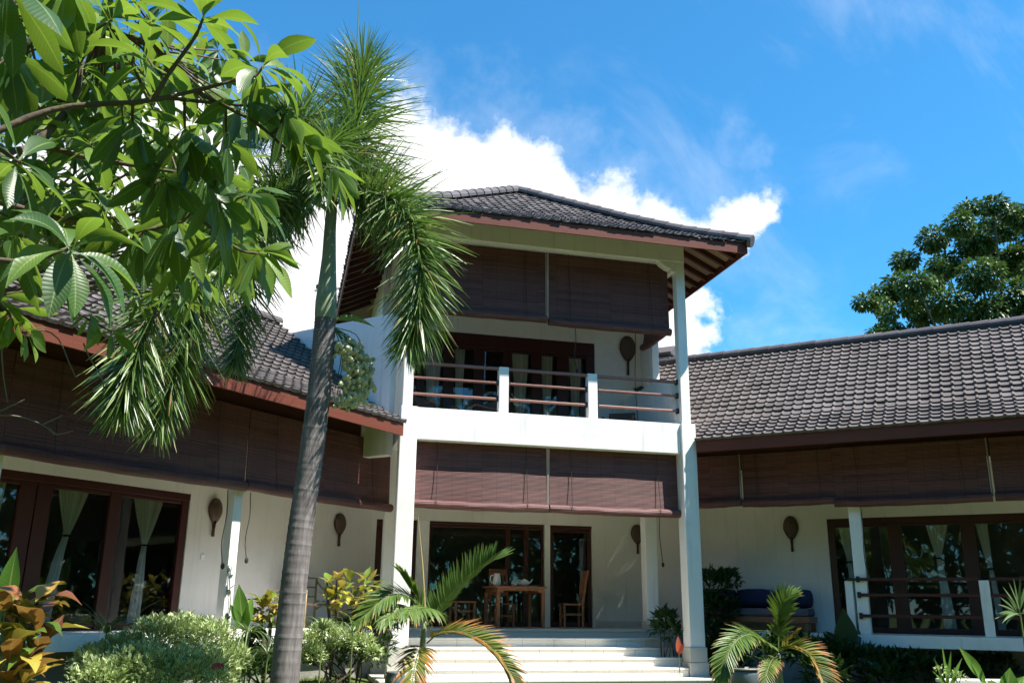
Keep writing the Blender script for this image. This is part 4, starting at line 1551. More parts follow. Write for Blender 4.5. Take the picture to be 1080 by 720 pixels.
# ------------------------------------------------------------------ palms
def plume(mb, st, pts, n, L, W, per, rg, droop=0.5, r0=0.02, r1=0.006, cr=(0, 1), start=0.12, fwd=0.12):
    """a foxtail frond: leaflets stand out all round the stalk"""
    s = spline(pts, n)
    st.tube(s, [r0 + (r1 - r0) * (i / n) for i in range(n + 1)], 6)
    for i in range(n):
        t = i / n
        if t < start:
            continue
        tg = (s[i + 1] - s[i]).normalized()
        a = tg.cross(Vector((0.3, 0.2, 1)))
        a.normalize()
        b = tg.cross(a)
        ll = L * (0.55 + 0.45 * math.sin(PI * min(1, (t - start) / (1 - start) * 0.86 + 0.14)) ** 0.7)
        if t > 0.85:
            ll *= 0.85
        for k in range(per):
            an = 2 * PI * (k + rg.random()) / per
            d = tg * (fwd + rg.uniform(-.25, .3) + 1.2 * t ** 2) + (a * math.cos(an) + b * math.sin(an))
            if rg.random() < 0.12 + 0.25 * max(0, math.sin(i * 0.9 + n)):
                continue
            mb.strap(s[i] + tg * rg.uniform(0, 0.03), d, ll * rg.uniform(0.6, 1.15), W * rg.uniform(0.7, 1.2), droop * rg.uniform(0.5, 1.4), 4, rg.uniform(*cr))


rg = random.Random(33)
YP = -5.0
pb = at(299, 745, YP)
pb.z = gz(pb.x, pb.y) - 0.05
palm = thing('foxtail_palm', 'tall foxtail palm with a slim ringed grey trunk in front of the left wing', 'palm tree', pb)
tk = TB(pb)
cl_ = [(296, 760, 15.0), (300, 720, 14.2), (304, 675, 13.7), (308, 635, 13.3), (313, 590, 13.0), (318, 550, 12.8), (324, 510, 12.6), (330, 465, 12.6), (336, 420, 12.4), (340, 380, 12.2), (342.5, 345, 11.6), (343.2, 336, 11.3)]
ctr = spline([at(x, y, YP) for x, y, _ in cl_], 220)
ctr[0].z = pb.z
rad, rr = [], []
for i in range(221):
    t = i / 220 * (len(cl_) - 1)
    j = min(int(t), len(cl_) - 2)
    wpx = cl_[j][2] + (cl_[j + 1][2] - cl_[j][2]) * (t - j)
    z = (ctr[i].z - pb.z)
    # leaf scars: farther apart low down, tight near the top
    ph = (z / (0.155 - 0.017 * min(z, 5.2))) % 1.0
    ring = max(0, 1 - abs(ph - 0.5) / 0.14)
    rad.append(wpx * (YP - CAM.y) / FPX * 0.985 + 0.006 * ring)
    rr.append(ring)
tk.tube(ctr, rad, 20, rr=rr)
ptr = tk.build('trunk', M['palmbark'], palm, smooth=True)
cs = TB(pb)
sh = [(343.2, 338, 11.2), (343.5, 330, 11.8), (344, 318, 11.6), (345.5, 295, 9.6), (347, 270, 7.6), (348, 245, 6.6), (349.5, 225, 6.2), (351, 208, 5.0)]
s = spline([at(x, y, YP) for x, y, _ in sh], 28)
rd = []
for i in range(29):
    t = i / 28 * (len(sh) - 1)
    j = min(int(t), len(sh) - 2)
    rd.append((sh[j][2] + (sh[j + 1][2] - sh[j][2]) * (t - j)) * (YP - CAM.y) / FPX)
cs.tube(s, rd, 16)
cs.build('crownshaft', M['shaft'], palm, smooth=True)
FR_ = [  # control points px, py, depth
    ([(350, 222, -5.0), (362, 182, -5.0), (375, 140, -5.0), (381, 100, -4.95), (382, 66, -4.9)], 66, 0.66, 13, (0.3, 1)),
    ([(351, 218, -5.0), (370, 205, -5.1), (400, 204, -5.25), (430, 228, -5.4), (444, 275, -5.5), (442, 325, -5.5), (430, 366, -5.45)], 88, 0.54, 12, (0.1, 1)),
    ([(348, 222, -5.0), (310, 208, -5.2), (262, 224, -5.5), (222, 285, -5.7), (192, 370, -5.8), (165, 452, -5.8)], 90, 0.52, 11, (0.0, .7)),
    ([(348, 222, -5.0), (318, 212, -4.8), (288, 235, -4.5), (268, 290, -4.3), (255, 350, -4.2), (248, 385, -4.2)], 60, 0.42, 10, (0.0, .6)),
    ([(349, 216, -5.0), (335, 170, -5.2), (322, 130, -5.5), (300, 115, -5.8), (272, 135, -6.1)], 56, 0.50, 11, (0.1, .8)),
    ([(350, 218, -5.0), (366, 190, -4.6), (392, 185, -4.1), (420, 205, -3.6), (436, 240, -3.3)], 52, 0.46, 10, (0.0, .7)),
    ([(348, 220, -5.0), (338, 190, -4.4), (322, 180, -3.8), (300, 200, -3.2), (285, 250, -2.9)], 52, 0.46, 10, (0.0, .6)),
    ([(350, 220, -5.0), (356, 180, -5.3), (352, 150, -5.7), (345, 160, -6.2), (338, 205, -6.5)], 40, 0.40, 9, (0.2, .9)),
    ([(348, 222, -5.0), (305, 200, -5.4), (240, 232, -5.9), (178, 300, -6.2), (140, 385, -6.3), (128, 430, -6.3)], 84, 0.50, 11, (0.0, .8)),
]
for pts, n, L, per, cr in FR_:
    mbf, stf = TB(pb), TB(pb)
    plume(mbf, stf, [at(*p) for p in pts], n, L * 1.45, 0.028, per + 7, rg, cr=(cr[0], 1), droop=0.38)
    f = mbf.build('frond', M['frond'], palm)
    stf.build('stalk', M['stalk'], f, smooth=True)
q = TB(pb)
q.tube([at(376, 62, -4.9), at(377.5, 30, -4.9), at(378.5, -2, -4.9)], [0.012, 0.008, 0.002], 6)
q.build('spear_leaf', M['stalk'], palm)
# fruit cluster and its old spathe
fc = TB(pb)
for i in range(520):
    t = rg.random()
    cxp = 362 + 18 * math.sin(t * 2.6) + rg.gauss(0, 8.5 * (0.6 + 0.5 * t))
    cyp = 362 + 62 * t + rg.gauss(0, 5)
    if cxp > 397:
        continue
    fc.ball(at(cxp, cyp, YP - 0.05 + rg.gauss(0, 0.10)), rg.uniform(0.022, 0.032), 1.15, 6, 4, rg.random())
fr_ = fc.build('fruit_cluster', M['fruit'], palm, smooth=True)
fr_['kind'] = 'stuff'
fs_ = TB(pb)
for i in range(16):
    a, b = at(352, 345, YP), at(360 + rg.uniform(-8, 32), 372 + rg.uniform(0, 50), YP + rg.uniform(-.1, .2))
    fs_.tube(spline([a, (a + b) / 2 + Vector((0.08, 0, 0.08)), b], 6), 0.006, 5)
fs_.build('fruit_stalk', M['stalk'], fr_)
q = TB(pb)
q.leaf(at(352, 338, YP - 0.05), (1, 0.1, 0.25), (0.1, -0.6, 1), 0.50, 0.13, droop=0.55, fold=0.9, n=10, rnd=0.5, shape=0.8)
q.build('spathe', M['broad'], palm, smooth=True)


def pinnate(mb, st, pts, n0, L, W, rg, droop=0.6, r0=0.012, r1=0.004, cr=(0, 1), ang=55, start=0.1, lean=Vector((0, 0, 0)), sides=(1, -1), fold=0.25, tipL=0.8):
    """a feather frond with leaflets in two ranks"""
    n = int(n0 * 1.45)
    s = spline(pts, n)
    st.tube(s, [r0 + (r1 - r0) * (i / n) for i in range(n + 1)], 6)
    for i in range(n):
        t = i / n
        if t < start:
            continue
        tg = (s[i + 1] - s[i]).normalized()
        sd_ = tg.cross(Vector((0, -0.55, 1)))
        if sd_.length < 0.05:
            sd_ = Vector((1, 0, 0))
        sd_.normalize()
        nn = sd_.cross(tg)
        ll = L * (0.55 + 0.45 * math.sin(PI * min(1, 0.2 + 0.75 * (t - start) / (1 - start))))
        a = R(ang - 28 * t + rg.uniform(-6, 6))
        for sg in sides:
            d = tg * math.cos(a) + sd_ * (sg * math.sin(a)) + nn * fold + lean
            mb.leaf(s[i], d, nn, ll * rg.uniform(0.85, 1.08), W * rg.uniform(0.8, 1.15), droop=droop * rg.uniform(0.6, 1.3), fold=0.3, n=4, rnd=rg.uniform(*cr), shape=0.55)
    # joined tip leaflets
    tg = (s[-1] - s[-2]).normalized()
    sd_ = tg.cross(Vector((0, -0.55, 1))).normalized()
    for k in (-0.35, -0.12, 0.12, 0.35):
        mb.leaf(s[-1], tg + sd_ * k, sd_.cross(tg), L * tipL * rg.uniform(0.7, 1), W * 1.6, droop=droop * 0.5, n=4, rnd=rg.uniform(*cr), shape=0.5)


def young_palm(label, base, stem, fronds, extra=None):
    b = Vector(base)
    t = thing('young_palm', label, 'small palm', b, group='young palms in front of the porch')
    q = TB(b)
    q.tube(spline([b] + stem, 10), [0.06, 0.058, 0.055, 0.052, 0.05, 0.046, 0.042, 0.038, 0.033, 0.028, 0.022], 10)
    q.build('stem', M['shaft'], t, smooth=True)
    for pts, n, L, W, mt, kw in fronds:
        m1_, s1_ = TB(b), TB(b)
        pinnate(m1_, s1_, [at(*p) for p in pts], n, L, W, rg, **kw)
        f = m1_.build('frond', M[mt], t)
        s1_.build('stalk', M['stalk'], f, smooth=True)
    return t, b


Y1 = -2.6
b1 = at(443, 745, Y1)
b1.z = gz(b1.x, b1.y)
yp, bb = young_palm('young palm with browning arched fronds left of the stone steps', b1, [at(444, 712, Y1), at(446, 675, Y1), at(448, 655, Y1)], [
    ([(449, 660, Y1), (466, 641, Y1), (487, 619, Y1 - .05), (507, 600, Y1 - .1), (521, 590, Y1 - .15)], 40, 0.44, 0.050, 'young', dict(droop=0.25, cr=(0.0, .6), ang=62, sides=(1, -1), lean=Vector((-0.15, 0, 0.35)))),
    ([(446, 652, Y1), (436, 634, Y1 - .2), (420, 626, Y1 - .4), (402, 633, Y1 - .55), (388, 646, Y1 - .6)], 30, 0.42, 0.052, 'young', dict(droop=0.5, cr=(0.3, 1), ang=60)),
    ([(446, 652, Y1), (440, 632, Y1 - .1), (430, 616, Y1 - .3), (422, 604, Y1 - .5)], 22, 0.36, 0.052, 'young', dict(droop=0.2, cr=(0.1, .9), ang=35)),
    ([(446, 655, Y1), (436, 643, Y1 - .3), (424, 640, Y1 - .6), (410, 650, Y1 - .8)], 26, 0.40, 0.052, 'young', dict(droop=1.3, cr=(0.4, 1), ang=70)),
    ([(447, 655, Y1), (452, 643, Y1 - .3), (446, 640, Y1 - .7), (430, 645, Y1 - 1.0)], 24, 0.36, 0.050, 'young', dict(droop=1.4, cr=(0.4, 1), ang=70)),
    ([(450, 678, Y1), (462, 669, Y1 - .2), (485, 668, Y1 - .4), (510, 680, Y1 - .6), (530, 702, Y1 - .75), (542, 730, Y1 - .8)], 46, 0.44, 0.046, 'youngdry', dict(droop=0.35, cr=(0, .8), ang=55, lean=Vector((0.25, 0, 0.25)))),
    ([(447, 682, Y1), (443, 684, Y1 - .3), (438, 700, Y1 - .6), (434, 725, Y1 - .75), (432, 748, Y1 - .8)], 34, 0.40, 0.042, 'youngdry', dict(droop=0.6, cr=(0.2, 1), ang=62)),
])
q = TB(b1)
q.tube([at(449, 655, Y1), at(446, 600, Y1), at(441, 543, Y1)], [0.014, 0.011, 0.003], 6)
q.build('spear_leaf', M['drystalk'], yp)
Y2 = -3.2
b2 = at(824, 752, Y2)
b2.z = gz(b2.x, b2.y)
young_palm('young palm with a heart shaped upright frond near the right wing', b2, [at(823, 722, Y2), at(821, 700, Y2), at(821, 688, Y2)], [
    ([(821, 690, Y2), (821, 668, Y2), (821, 652, Y2 - .05), (826, 636, Y2 - .1), (832, 630, Y2 - .12)], 34, 0.34, 0.056, 'young', dict(droop=0.3, cr=(0.2, .9), ang=50, start=0.22)),
    ([(820, 686, Y2), (806, 676, Y2 - .2), (790, 669, Y2 - .4), (776, 676, Y2 - .6), (766, 692, Y2 - .7), (762, 706, Y2 - .7)], 40, 0.36, 0.048, 'young', dict(droop=0.5, cr=(0.2, 1), ang=60)),
    ([(822, 686, Y2), (834, 683, Y2 - .2), (850, 690, Y2 - .4), (862, 708, Y2 - .55), (868, 730, Y2 - .6)], 38, 0.40, 0.050, 'youngdry', dict(droop=0.4, cr=(0.0, .7), ang=58, lean=Vector((0.2, 0, 0.3)))),
    ([(820, 692, Y2), (814, 696, Y2 - .3), (809, 708, Y2 - .6), (806, 728, Y2 - .7)], 22, 0.24, 0.042, 'youngdry', dict(droop=0.6, cr=(0, .6), ang=60)),
    ([(822, 684, Y2), (828, 676, Y2 - .1), (836, 672, Y2 - .2), (841, 666, Y2 - .3)], 12, 0.16, 0.042, 'youngdry', dict(droop=0.2, cr=(0.4, 1), ang=35)),
])


# ------------------------------------------------------------------ shrubs and garden plants
def mound(mb, lumps, per, L, W, rg, cr=(0, 1), up=0.5, droop=0.4, n=2, shell=0.55):
    for c, r in lumps:
        c = Vector(c)
        for i in range(int(per * r * r)):
            d = rdir(rg)
            if d.z < -0.5:
                d.z *= -1
            k = r * (shell + (1 - shell) * rg.random()) * (1 + 0.18 * math.sin(d.x * 9 + c.x * 5) * math.cos(d.z * 8 + d.y * 5))
            p = c + Vector((d.x * k, d.y * k, d.z * k * 0.8))
            o = d * 0.8 + Vector((0, 0, up)) + rdir(rg) * 0.7
            mb.leaf(p, o, (rg.uniform(-.4, .4), rg.uniform(-.4, .4), 1), L * rg.uniform(0.7, 1.25), W * rg.uniform(0.7, 1.2), droop=droop, n=n, rnd=rg.uniform(*cr))


def shrub(name, label, cat, pxl, Y, mt, per, L, W, cr=(0, 1), stems=6, group=None, **kw):
    """pxl: (px, py, radius px, depth shift)"""
    pm = (Y - CAM.y) / FPX
    lumps = [(at(x, y, Y + dy), r * pm) for x, y, r, dy in pxl]
    cx = sum(l[0].x for l in lumps) / len(lumps)
    cy = sum(l[0].y for l in lumps) / len(lumps)
    b = Vector((cx, cy, gz(cx, cy)))
    t = thing(name, label, cat, b, group=group)
    q = TB(b)
    for i in range(stems):
        c, r = lumps[i % len(lumps)]
        a = b + Vector((rg.uniform(-.2, .2), rg.uniform(-.1, .1), 0))
        q.tube(spline([a, (a + c) / 2 + Vector((rg.uniform(-.1, .1), 0, 0)), c + Vector((0, 0, r * 0.3))], 5), [0.016, 0.014, 0.012, 0.01, 0.008, 0.006], 5)
    q.build('stem', M['bark'], t)
    q = TB(b)
    mound(q, lumps, per, L, W, rg, cr, **kw)
    q.build('foliage', M[mt], t)
    return t, b


rg = random.Random(44)
shrub('variegated_shrub', 'low spreading shrub of small cream edged leaves under the left windows', 'shrub', [(100, 702, 22, -.3), (128, 694, 26, -.1), (165, 676, 27, 0), (190, 674, 28, .1), (218, 680, 28, 0), (240, 697, 22, -.2), (150, 714, 36, -.5), (205, 718, 38, -.5), (110, 728, 34, -.6)], -3.0, 'varieg', 9500, 0.080, 0.036)
shrub('variegated_shrub', 'small cream edged shrub between the palm trunk and the steps', 'shrub', [(325, 680, 14, 0), (342, 668, 15, .1), (362, 676, 15, 0), (382, 680, 13, .1), (394, 690, 10, 0), (330, 692, 14, -.2)], -1.8, 'varieg', 8000, 0.080, 0.034)
shrub('green_shrub', 'dark leafy filler under the variegated shrub beside the left column plinth', 'shrub', [(335, 690, 14, .2), (350, 690, 16, .1), (375, 690, 16, .1), (400, 682, 16, .4), (404, 660, 15, .5), (322, 694, 14, .1), (345, 672, 14, .5), (368, 664, 14, .5), (388, 655, 14, .5), (395, 694, 14, .2)], -1.4, 'dkshrub', 4200, 0.12, 0.05)
shrub('green_shrub', 'dark leafy plant on the terrace against the foot of the tall right column', 'shrub', [(752, 618, 20, .3), (768, 612, 14, .3), (750, 645, 22, .2), (766, 645, 18, .3), (748, 672, 20, 0), (766, 678, 20, 0), (752, 698, 20, -.2), (772, 704, 20, -.2)], 0.9, 'dkshrub', 3200, 0.15, 0.06, cr=(0, .9))
shrub('green_shrub', 'dark leafy filler between the big variegated shrub and the palm trunk', 'shrub', [(255, 690, 14, .2), (270, 680, 14, .3), (285, 690, 14, .2), (270, 705, 16, 0), (252, 712, 14, -.1), (290, 708, 12, 0)], -2.2, 'dkshrub', 4200, 0.12, 0.05)
shrub('green_shrub', 'dark plant squeezed between the two right columns of the porch', 'shrub', [(702, 655, 12, 0), (709, 668, 11, -.1), (696, 664, 9, .1)], 0.62, 'dkshrub', 2600, 0.17, 0.08, cr=(0, .5))
shrub('green_shrub', 'dark foliage bank below the right terrace railing', 'shrub', [(800, 690, 22, .5), (825, 684, 20, .5), (850, 690, 24, .4), (880, 694, 24, .3), (910, 700, 22, .2), (938, 704, 22, .1), (965, 707, 22, 0), (995, 710, 20, -.1), (1025, 708, 20, -.2), (1055, 706, 22, -.2), (1080, 705, 20, -.3), (870, 712, 24, 0), (930, 718, 24, -.1)], -1.6, 'dkshrub', 2600, 0.17, 0.07, cr=(0, .7))


def bladed(name, label, cat, px, py, Y, mt, blades, group=None, cr=(0, 1)):
    """a plant of separately placed leaves: each (dx px, dy px of the tip, width m, droop, n)"""
    p0 = at(px, py, Y)
    b = Vector((p0.x, p0.y, gz(p0.x, p0.y)))
    t = thing(name, label, cat, b, group=group)
    q = TB(b)
    q.tube([b, (b + p0) / 2 + Vector((0.01, 0, 0)), p0], [0.022, 0.018, 0.012], 6)
    q.build('stem', M['stalk'], t)
    q = TB(b)
    for dx, dy, W, dr, dep in blades:
        tip = at(px + dx, py + dy, Y + dep)
        d = tip - p0
        L = d.length * (1 + 0.18 * dr)
        d = d.normalized() + Vector((0, 0, 0.5 * dr))
        q.leaf(p0 + rdir(rg) * 0.02, d, (rg.uniform(-.3, .3), -1, 0.5), L, W, droop=dr, fold=0.3, n=9, rnd=rg.uniform(*cr), shape=0.8, stem=0.10, wav=0.12)
    q.build('foliage', M[mt], t, smooth=True)
    return t, b


bladed('broad_leaf_plant', 'upright bright green broad leaf beside the white column of the left wing', 'plant', 256, 668, -2.5, 'broad', [(-4, -50, 0.20, 0.1, 0), (9, -38, 0.13, 0.2, .1), (-14, -30, 0.12, 0.3, 0), (4, -30, 0.12, 0.3, -.2)])


def croton(label, px, py, Y, mt, n, L, W, hpx, wpx, cr=(0, 1), droop=0.7, layers=3):
    p = at(px, py, Y)
    b = Vector((p.x, p.y, gz(p.x, p.y)))
    t = thing('croton', label, 'plant', b, group='croton plants in the flower beds')
    st, q = TB(b), TB(b)
    pm = (Y - CAM.y) / FPX
    for i in range(n):
        tt = i / max(1, n - 1)
        ox = rg.uniform(-1, 1) * wpx * 0.35
        c = at(px + ox, py - hpx * (0.08 + 0.82 * rg.random()), Y + rg.uniform(-.25, .25) * wpx * pm * 2)
        a = rg.uniform(0, 2 * PI)
        e = rg.uniform(0.0, 1.5)
        d = Vector((math.cos(a), math.sin(a), e))
        q.leaf(c, d, (math.cos(a) * -0.5, math.sin(a) * -0.5, 1), L * rg.uniform(0.7, 1.2), W * rg.uniform(0.8, 1.2), droop=droop * rg.uniform(0.4, 1.6), fold=0.3, n=8, rnd=rg.uniform(*cr), shape=0.75, stem=0.08, wav=0.25, curl=rg.uniform(-.3, .5))
    for k in range(5):
        c = at(px + rg.uniform(-.3, .3) * wpx, py - hpx * rg.uniform(0.5, 0.85), Y)
        st.tube(spline([b, (b + c) / 2 + Vector((0.03, 0, 0)), c], 5), 0.011, 6)
    st.build('stem', M['bark'], t)
    q.build('foliage', M[mt], t, smooth=True)
    return t


croton('large croton with orange yellow and maroon leaves in the lower left corner', 20, 752, -9.2, 'croton', 70, 0.30, 0.125, 132, 76)
croton('yellow leaved croton beside the palm trunk', 281, 668, -2.2, 'crotony', 44, 0.27, 0.11, 42, 24, cr=(0.2, 1))
croton('tall yellow green croton behind the small palm', 352, 655, -1.3, 'crotony', 46, 0.27, 0.11, 52, 26, cr=(0.2, 1))
croton('pink and green croton against the left wing terrace', 378, 668, -0.9, 'crotony', 90, 0.27, 0.11, 66, 46, cr=(0.0, .9))
# one upright green croton leaf standing above the corner plant
bladed('broad_leaf_plant', 'single toothed green leaf rising at the left edge', 'plant', 4, 660, -9.0, 'broad', [(14, -78, 0.13, 0.15, 0), (-14, -50, 0.12, 0.3, .1), (22, 22, 0.14, 0.5, -.2)])


def straps(label, px, py, Y, n, L, W, mt='grassy', spread=0.8, droop=1.3, cr=(0, 1), group='strap leaved plants'):
    p = at(px, py, Y)
    b = Vector((p.x, p.y, gz(p.x, p.y)))
    t = thing('strap_leaf_plant', label, 'plant', b, group=group)
    q = TB(b)
    c = Vector((p.x, p.y, p.z))
    q.tube([b, (b + c) / 2, c], [0.012, 0.010, 0.008], 6)
    q.build('stem', M['stalk'], t)
    q = TB(b)
    for i in range(n):
        a = rg.uniform(0, 2 * PI)
        d = Vector((math.cos(a) * spread, math.sin(a) * spread, rg.uniform(0.5, 1.6)))
        q.leaf(c, d, (0, 0, 1), L * rg.uniform(0.6, 1.15), W, droop=droop * rg.uniform(0.5, 1.5), fold=0.5, n=9, rnd=rg.uniform(*cr), shape=0.35)
    q.build('foliage', M[mt], t)
    return t


straps('thin arching grass blades in front of the left glass doors', 112, 668, -3.4, 44, 0.62, 0.014)
straps('grey green strap leaves just behind the big variegated shrub', 120, 676, -2.4, 10, 0.75, 0.014, droop=1.7)
straps('pale drooping strap leaves left of the palm trunk', 262, 668, -3.1, 40, 0.55, 0.022, droop=2.2, cr=(.3, 1))
straps('striped strap leaves low beside the palm trunk', 282, 690, -3.3, 26, 0.45, 0.022, droop=2.2, cr=(.3, 1))
straps('tuft of strap leaves right of the palm trunk', 340, 664, -2.2, 40, 0.55, 0.022, droop=1.6, cr=(.2, 1))
straps('loose strap leaves behind the cream edged shrub', 372, 668, -2.2, 30, 0.45, 0.020, droop=1.8, cr=(.2, 1))
# red ixora flower
p = at(230, 704, -4.0)
ix = thing('ixora', 'single pinkish red flower head at the front of the variegated shrub', 'flower', (p.x, p.y, gz(p.x, p.y)))
ib = Vector((p.x, p.y, gz(p.x, p.y)))
q = TB(ib)
q.tube([ib, (ib + p) / 2 + Vector((0.02, 0, 0)), p], 0.008, 6)
q.build('stem', M['stalk'], ix)
q = TB(ib)
for i in range(60):
    d = rdir(rg)
    d.z = abs(d.z) * 0.8
    c = p + d * 0.055
    for k in range(4):
        q.leaf(c, d + rdir(rg) * 0.9, d, 0.026, 0.018, n=2, rnd=rg.random(), shape=0.7)
q.build('petals', M['petal'], ix)
q = TB(ib)
mound(q, [(p + Vector((0.0, 0.05, -0.14)), 0.16)], 2500, 0.10, 0.045, rg)
q.build('foliage', M['varieg'], ix)
# red cordyline leaf by the right plinth
p = at(716, 690, 0.0)
rb = Vector((p.x, p.y - 0.02, -0.75))
rl_ = thing('red_leaf_plant', 'small plant with one orange red leaf beside the right column plinth', 'plant', rb)
q = TB(rb)
q.tube([rb, p], [0.008, 0.006], 6)
q.build('stem', M['stalk'], rl_)
q = TB(rb)
q.leaf(p, (-0.02, 0, 1), (0, -1, 0), 0.32, 0.115, droop=0.1, n=8, rnd=0.8, shape=0.8)
q.leaf(p, (0.25, -0.1, 0.7), (0, -1, 0), 0.22, 0.08, droop=0.4, n=8, rnd=0.1, shape=0.8)
q.build('foliage', M['redleaf'], rl_, smooth=True)
# big dark leaves on the right terrace edge
bladed('elephant_ear', 'dark elephant ear plant in front of the right wing column', 'plant', 893, 700, -1.0, 'dkshrub', [(-3, -56, 0.40, 0.3, 0), (-20, -34, 0.36, 0.6, -.1), (8, -44, 0.30, 0.5, .1), (-30, -30, 0.12, 0.2, 0), (-24, -8, 0.3, 0.8, -.2)], cr=(0, .3))
# bottom right corner
bladed('banana_plant', 'bright banana leaf leaning at the bottom right', 'plant', 1044, 728, -4.2, 'broad', [(-30, -44, 0.17, 0.3, 0), (6, -10, 0.2, 0.4, .1)])
bladed('broad_leaf_plant', 'round bright green leaves in the bottom right corner', 'plant', 1060, 742, -4.4, 'broad', [(4, -36, 0.26, 0.2, 0), (18, -30, 0.22, 0.3, .1), (-14, -26, 0.15, 0.3, 0)])
bladed('leafy_seedling', 'slim plant with narrow lit leaves left of the banana leaf', 'plant', 1000, 728, -4.0, 'broad', [(-6, -46, 0.055, 0.1, 0), (4, -40, 0.05, 0.2, 0), (-12, -32, 0.05, 0.4, 0), (12, -32, 0.05, 0.4, 0), (-14, -20, 0.05, 0.5, 0), (14, -20, 0.05, 0.5, 0), (0, -28, 0.05, 0.3, .1)])
shrub('white_flower_bush', 'tiny pale leaved bush beside the narrow seedling', 'shrub', [(992, 708, 8, 0), (1006, 712, 8, 0), (1014, 716, 8, 0)], -4.0, 'varieg', 3500, 0.05, 0.028, stems=3)
bladed('spiky_plant', 'spiky plant with pale lit leaves at the right edge', 'plant', 1076, 648, -4.6, 'grassy', [(-22, -12, 0.045, 0.3, 0), (-18, -28, 0.045, 0.2, 0), (-6, -36, 0.045, 0.2, 0), (8, -36, 0.045, 0.2, 0), (20, -26, 0.045, 0.3, 0), (-24, 2, 0.045, 0.6, -.1), (-20, -20, 0.04, 0.3, -.2), (-13, -33, 0.04, 0.2, -.1), (1, -39, 0.04, 0.2, -.1), (-22, -4, 0.04, 0.5, -.2), (-18, 8, 0.04, 0.7, -.2), (-14, 12, 0.03, 0.8, -.1), (20, 4, 0.03, 0.5, 0), (-12, -20, 0.03, 0.3, -.2), (4, -22, 0.03, 0.3, -.2)], cr=(.4, 1))

# grass
gr = MB()
rg = random.Random(8)
for i in range(15000):
    x, y = rg.uniform(-7.5, 5.0), rg.uniform(-9, 0.8)
    if x > -0.5 and y > -0.5:
        continue
    gr.strap((x, y, gz(x, y) - 0.01), (rg.uniform(-.6, .6), rg.uniform(-.6, .6), 1), rg.uniform(0.05, 0.12), 0.012, 0.6, 2, rg.random())
o = gr.build('grass', M['lawnblade'])
tag(o, 'short green lawn grass around the palm', 'grass', kind='stuff')

# ================================================================== furniture, ornaments, small things
def ornament(label, F, x, y, z0, z1, w_):
    """woven paddle hung on the wall"""
    h = z1 - z0
    t = thing('wall_ornament', label, 'wall ornament', (x, y, z0), F, group='woven paddles on the walls')
    q = MB()
    pts = []
    zc, rx, rz = h * 0.70, w_ / 2, h * 0.30
    out = []
    for i in range(22):
        a = -PI / 2 + 2 * PI * i / 22
        k = 1.0 if math.sin(a) > -0.2 else 1 - 0.38 * (-math.sin(a) - 0.2)
        out.append((rx * math.cos(a) * k, zc + rz * math.sin(a) * (1.12 if math.sin(a) < 0 else 1)))
    n = len(out)
    vs = [(0, -0.10, zc)] + [(px * 0.6, -0.085, zc + (pz - zc) * 0.6) for px, pz in out] + [(px, -0.045, pz) for px, pz in out] + [(px, -0.01, pz) for px, pz in out]
    fs = [(0, 1 + i, 1 + (i + 1) % n) for i in range(n)] + [(1 + r_ * n + i, 1 + (r_ + 1) * n + i, 1 + (r_ + 1) * n + (i + 1) % n, 1 + r_ * n + (i + 1) % n) for r_ in range(2) for i in range(n)]
    q.add(vs, fs)
    q.build('woven_head', M['rattan'], t, smooth=True)
    q = MB()
    ring = [(px * 1.02, -0.03, zc + (pz - zc) * 1.02) for px, pz in out]
    q.tube(ring + [ring[0]], 0.013, 6, cap=False)
    q.build('rim', M['rafter'], t, smooth=True)
    q = MB()
    q.tube([(0, -0.03, h * 0.42), (0, -0.03, h * 0.2), (0, -0.03, 0.0)], [0.034, 0.022, 0.026], 8)
    q.build('handle', M['rafter'], t, smooth=True)
    return t


ornament('woven paddle on the shaded upper balcony wall', FM, 5.13, 2.995, 5.42, 6.32, 0.36)
ornament('small dark paddle on the porch wall half hidden by the inner column', FM, 5.245, 2.995, 1.50, 2.10, 0.27)
ornament('dark paddle on the plain white wall of the right wing', FR, 1.17, 2.297, 1.50, 2.18, 0.27)
ornament('dark paddle on the left wing wall right of the palm trunk', FL, 1.06, 2.197, 1.45, 2.05, 0.30)
ornament('dark paddle beside the white column of the left wing', FL, -1.98, 2.197, 1.42, 2.02, 0.26)


def curtain(label, F, x0, x1, xt, xb0, xb1, y, zt, zk, zb):
    """pleated cloth gathered by a tie"""
    t = thing('curtain', label, 'curtain', ((x0 + x1) / 2, y, zb), F, group='white curtains behind the glass')
    cx = (x0 + x1) / 2
    q = MB()
    n, m_ = 40, 16
    vs, uv = [], []
    for j in range(m_ + 1):
        z = zt + (zb - zt) * j / m_
        if z > zk:
            f = ((zt - z) / (zt - zk)) ** 1.15
            a, b = x0 + (xt - 0.035 - x0) * f, x1 + (xt + 0.035 - x1) * f
        else:
            f = ((zk - z) / (zk - zb)) ** 0.7
            a, b = xt - 0.035 + (xb0 - xt + 0.035) * f, xt + 0.035 + (xb1 - xt - 0.035) * f
        amp = 0.012 + 0.030 * (b - a)
        for i in range(n + 1):
            u = i / n
            vs.append((a + (b - a) * u - cx, amp * math.sin(u * 2 * PI * 8 + 0.6 * math.sin(j)), z - zb))
            uv.append((u, j / m_))
    fs = [(j * (n + 1) + i, j * (n + 1) + i + 1, (j + 1) * (n + 1) + i + 1, (j + 1) * (n + 1) + i) for j in range(m_) for i in range(n)]
    q.add(vs, fs, uv, [random.Random(i % (n + 1)).random() for i in range(len(vs))])
    q.build('cloth', M['cloth'], t, smooth=True)
    if zk > zb:
        q = MB()
        q.tube([(xt - cx + 0.05 * math.cos(a * 0.6283), 0.035 * math.sin(a * 0.6283), zk - zb) for a in range(11)], 0.014, 6, cap=False)
        q.build('tie', M['cord'], t)
    return t


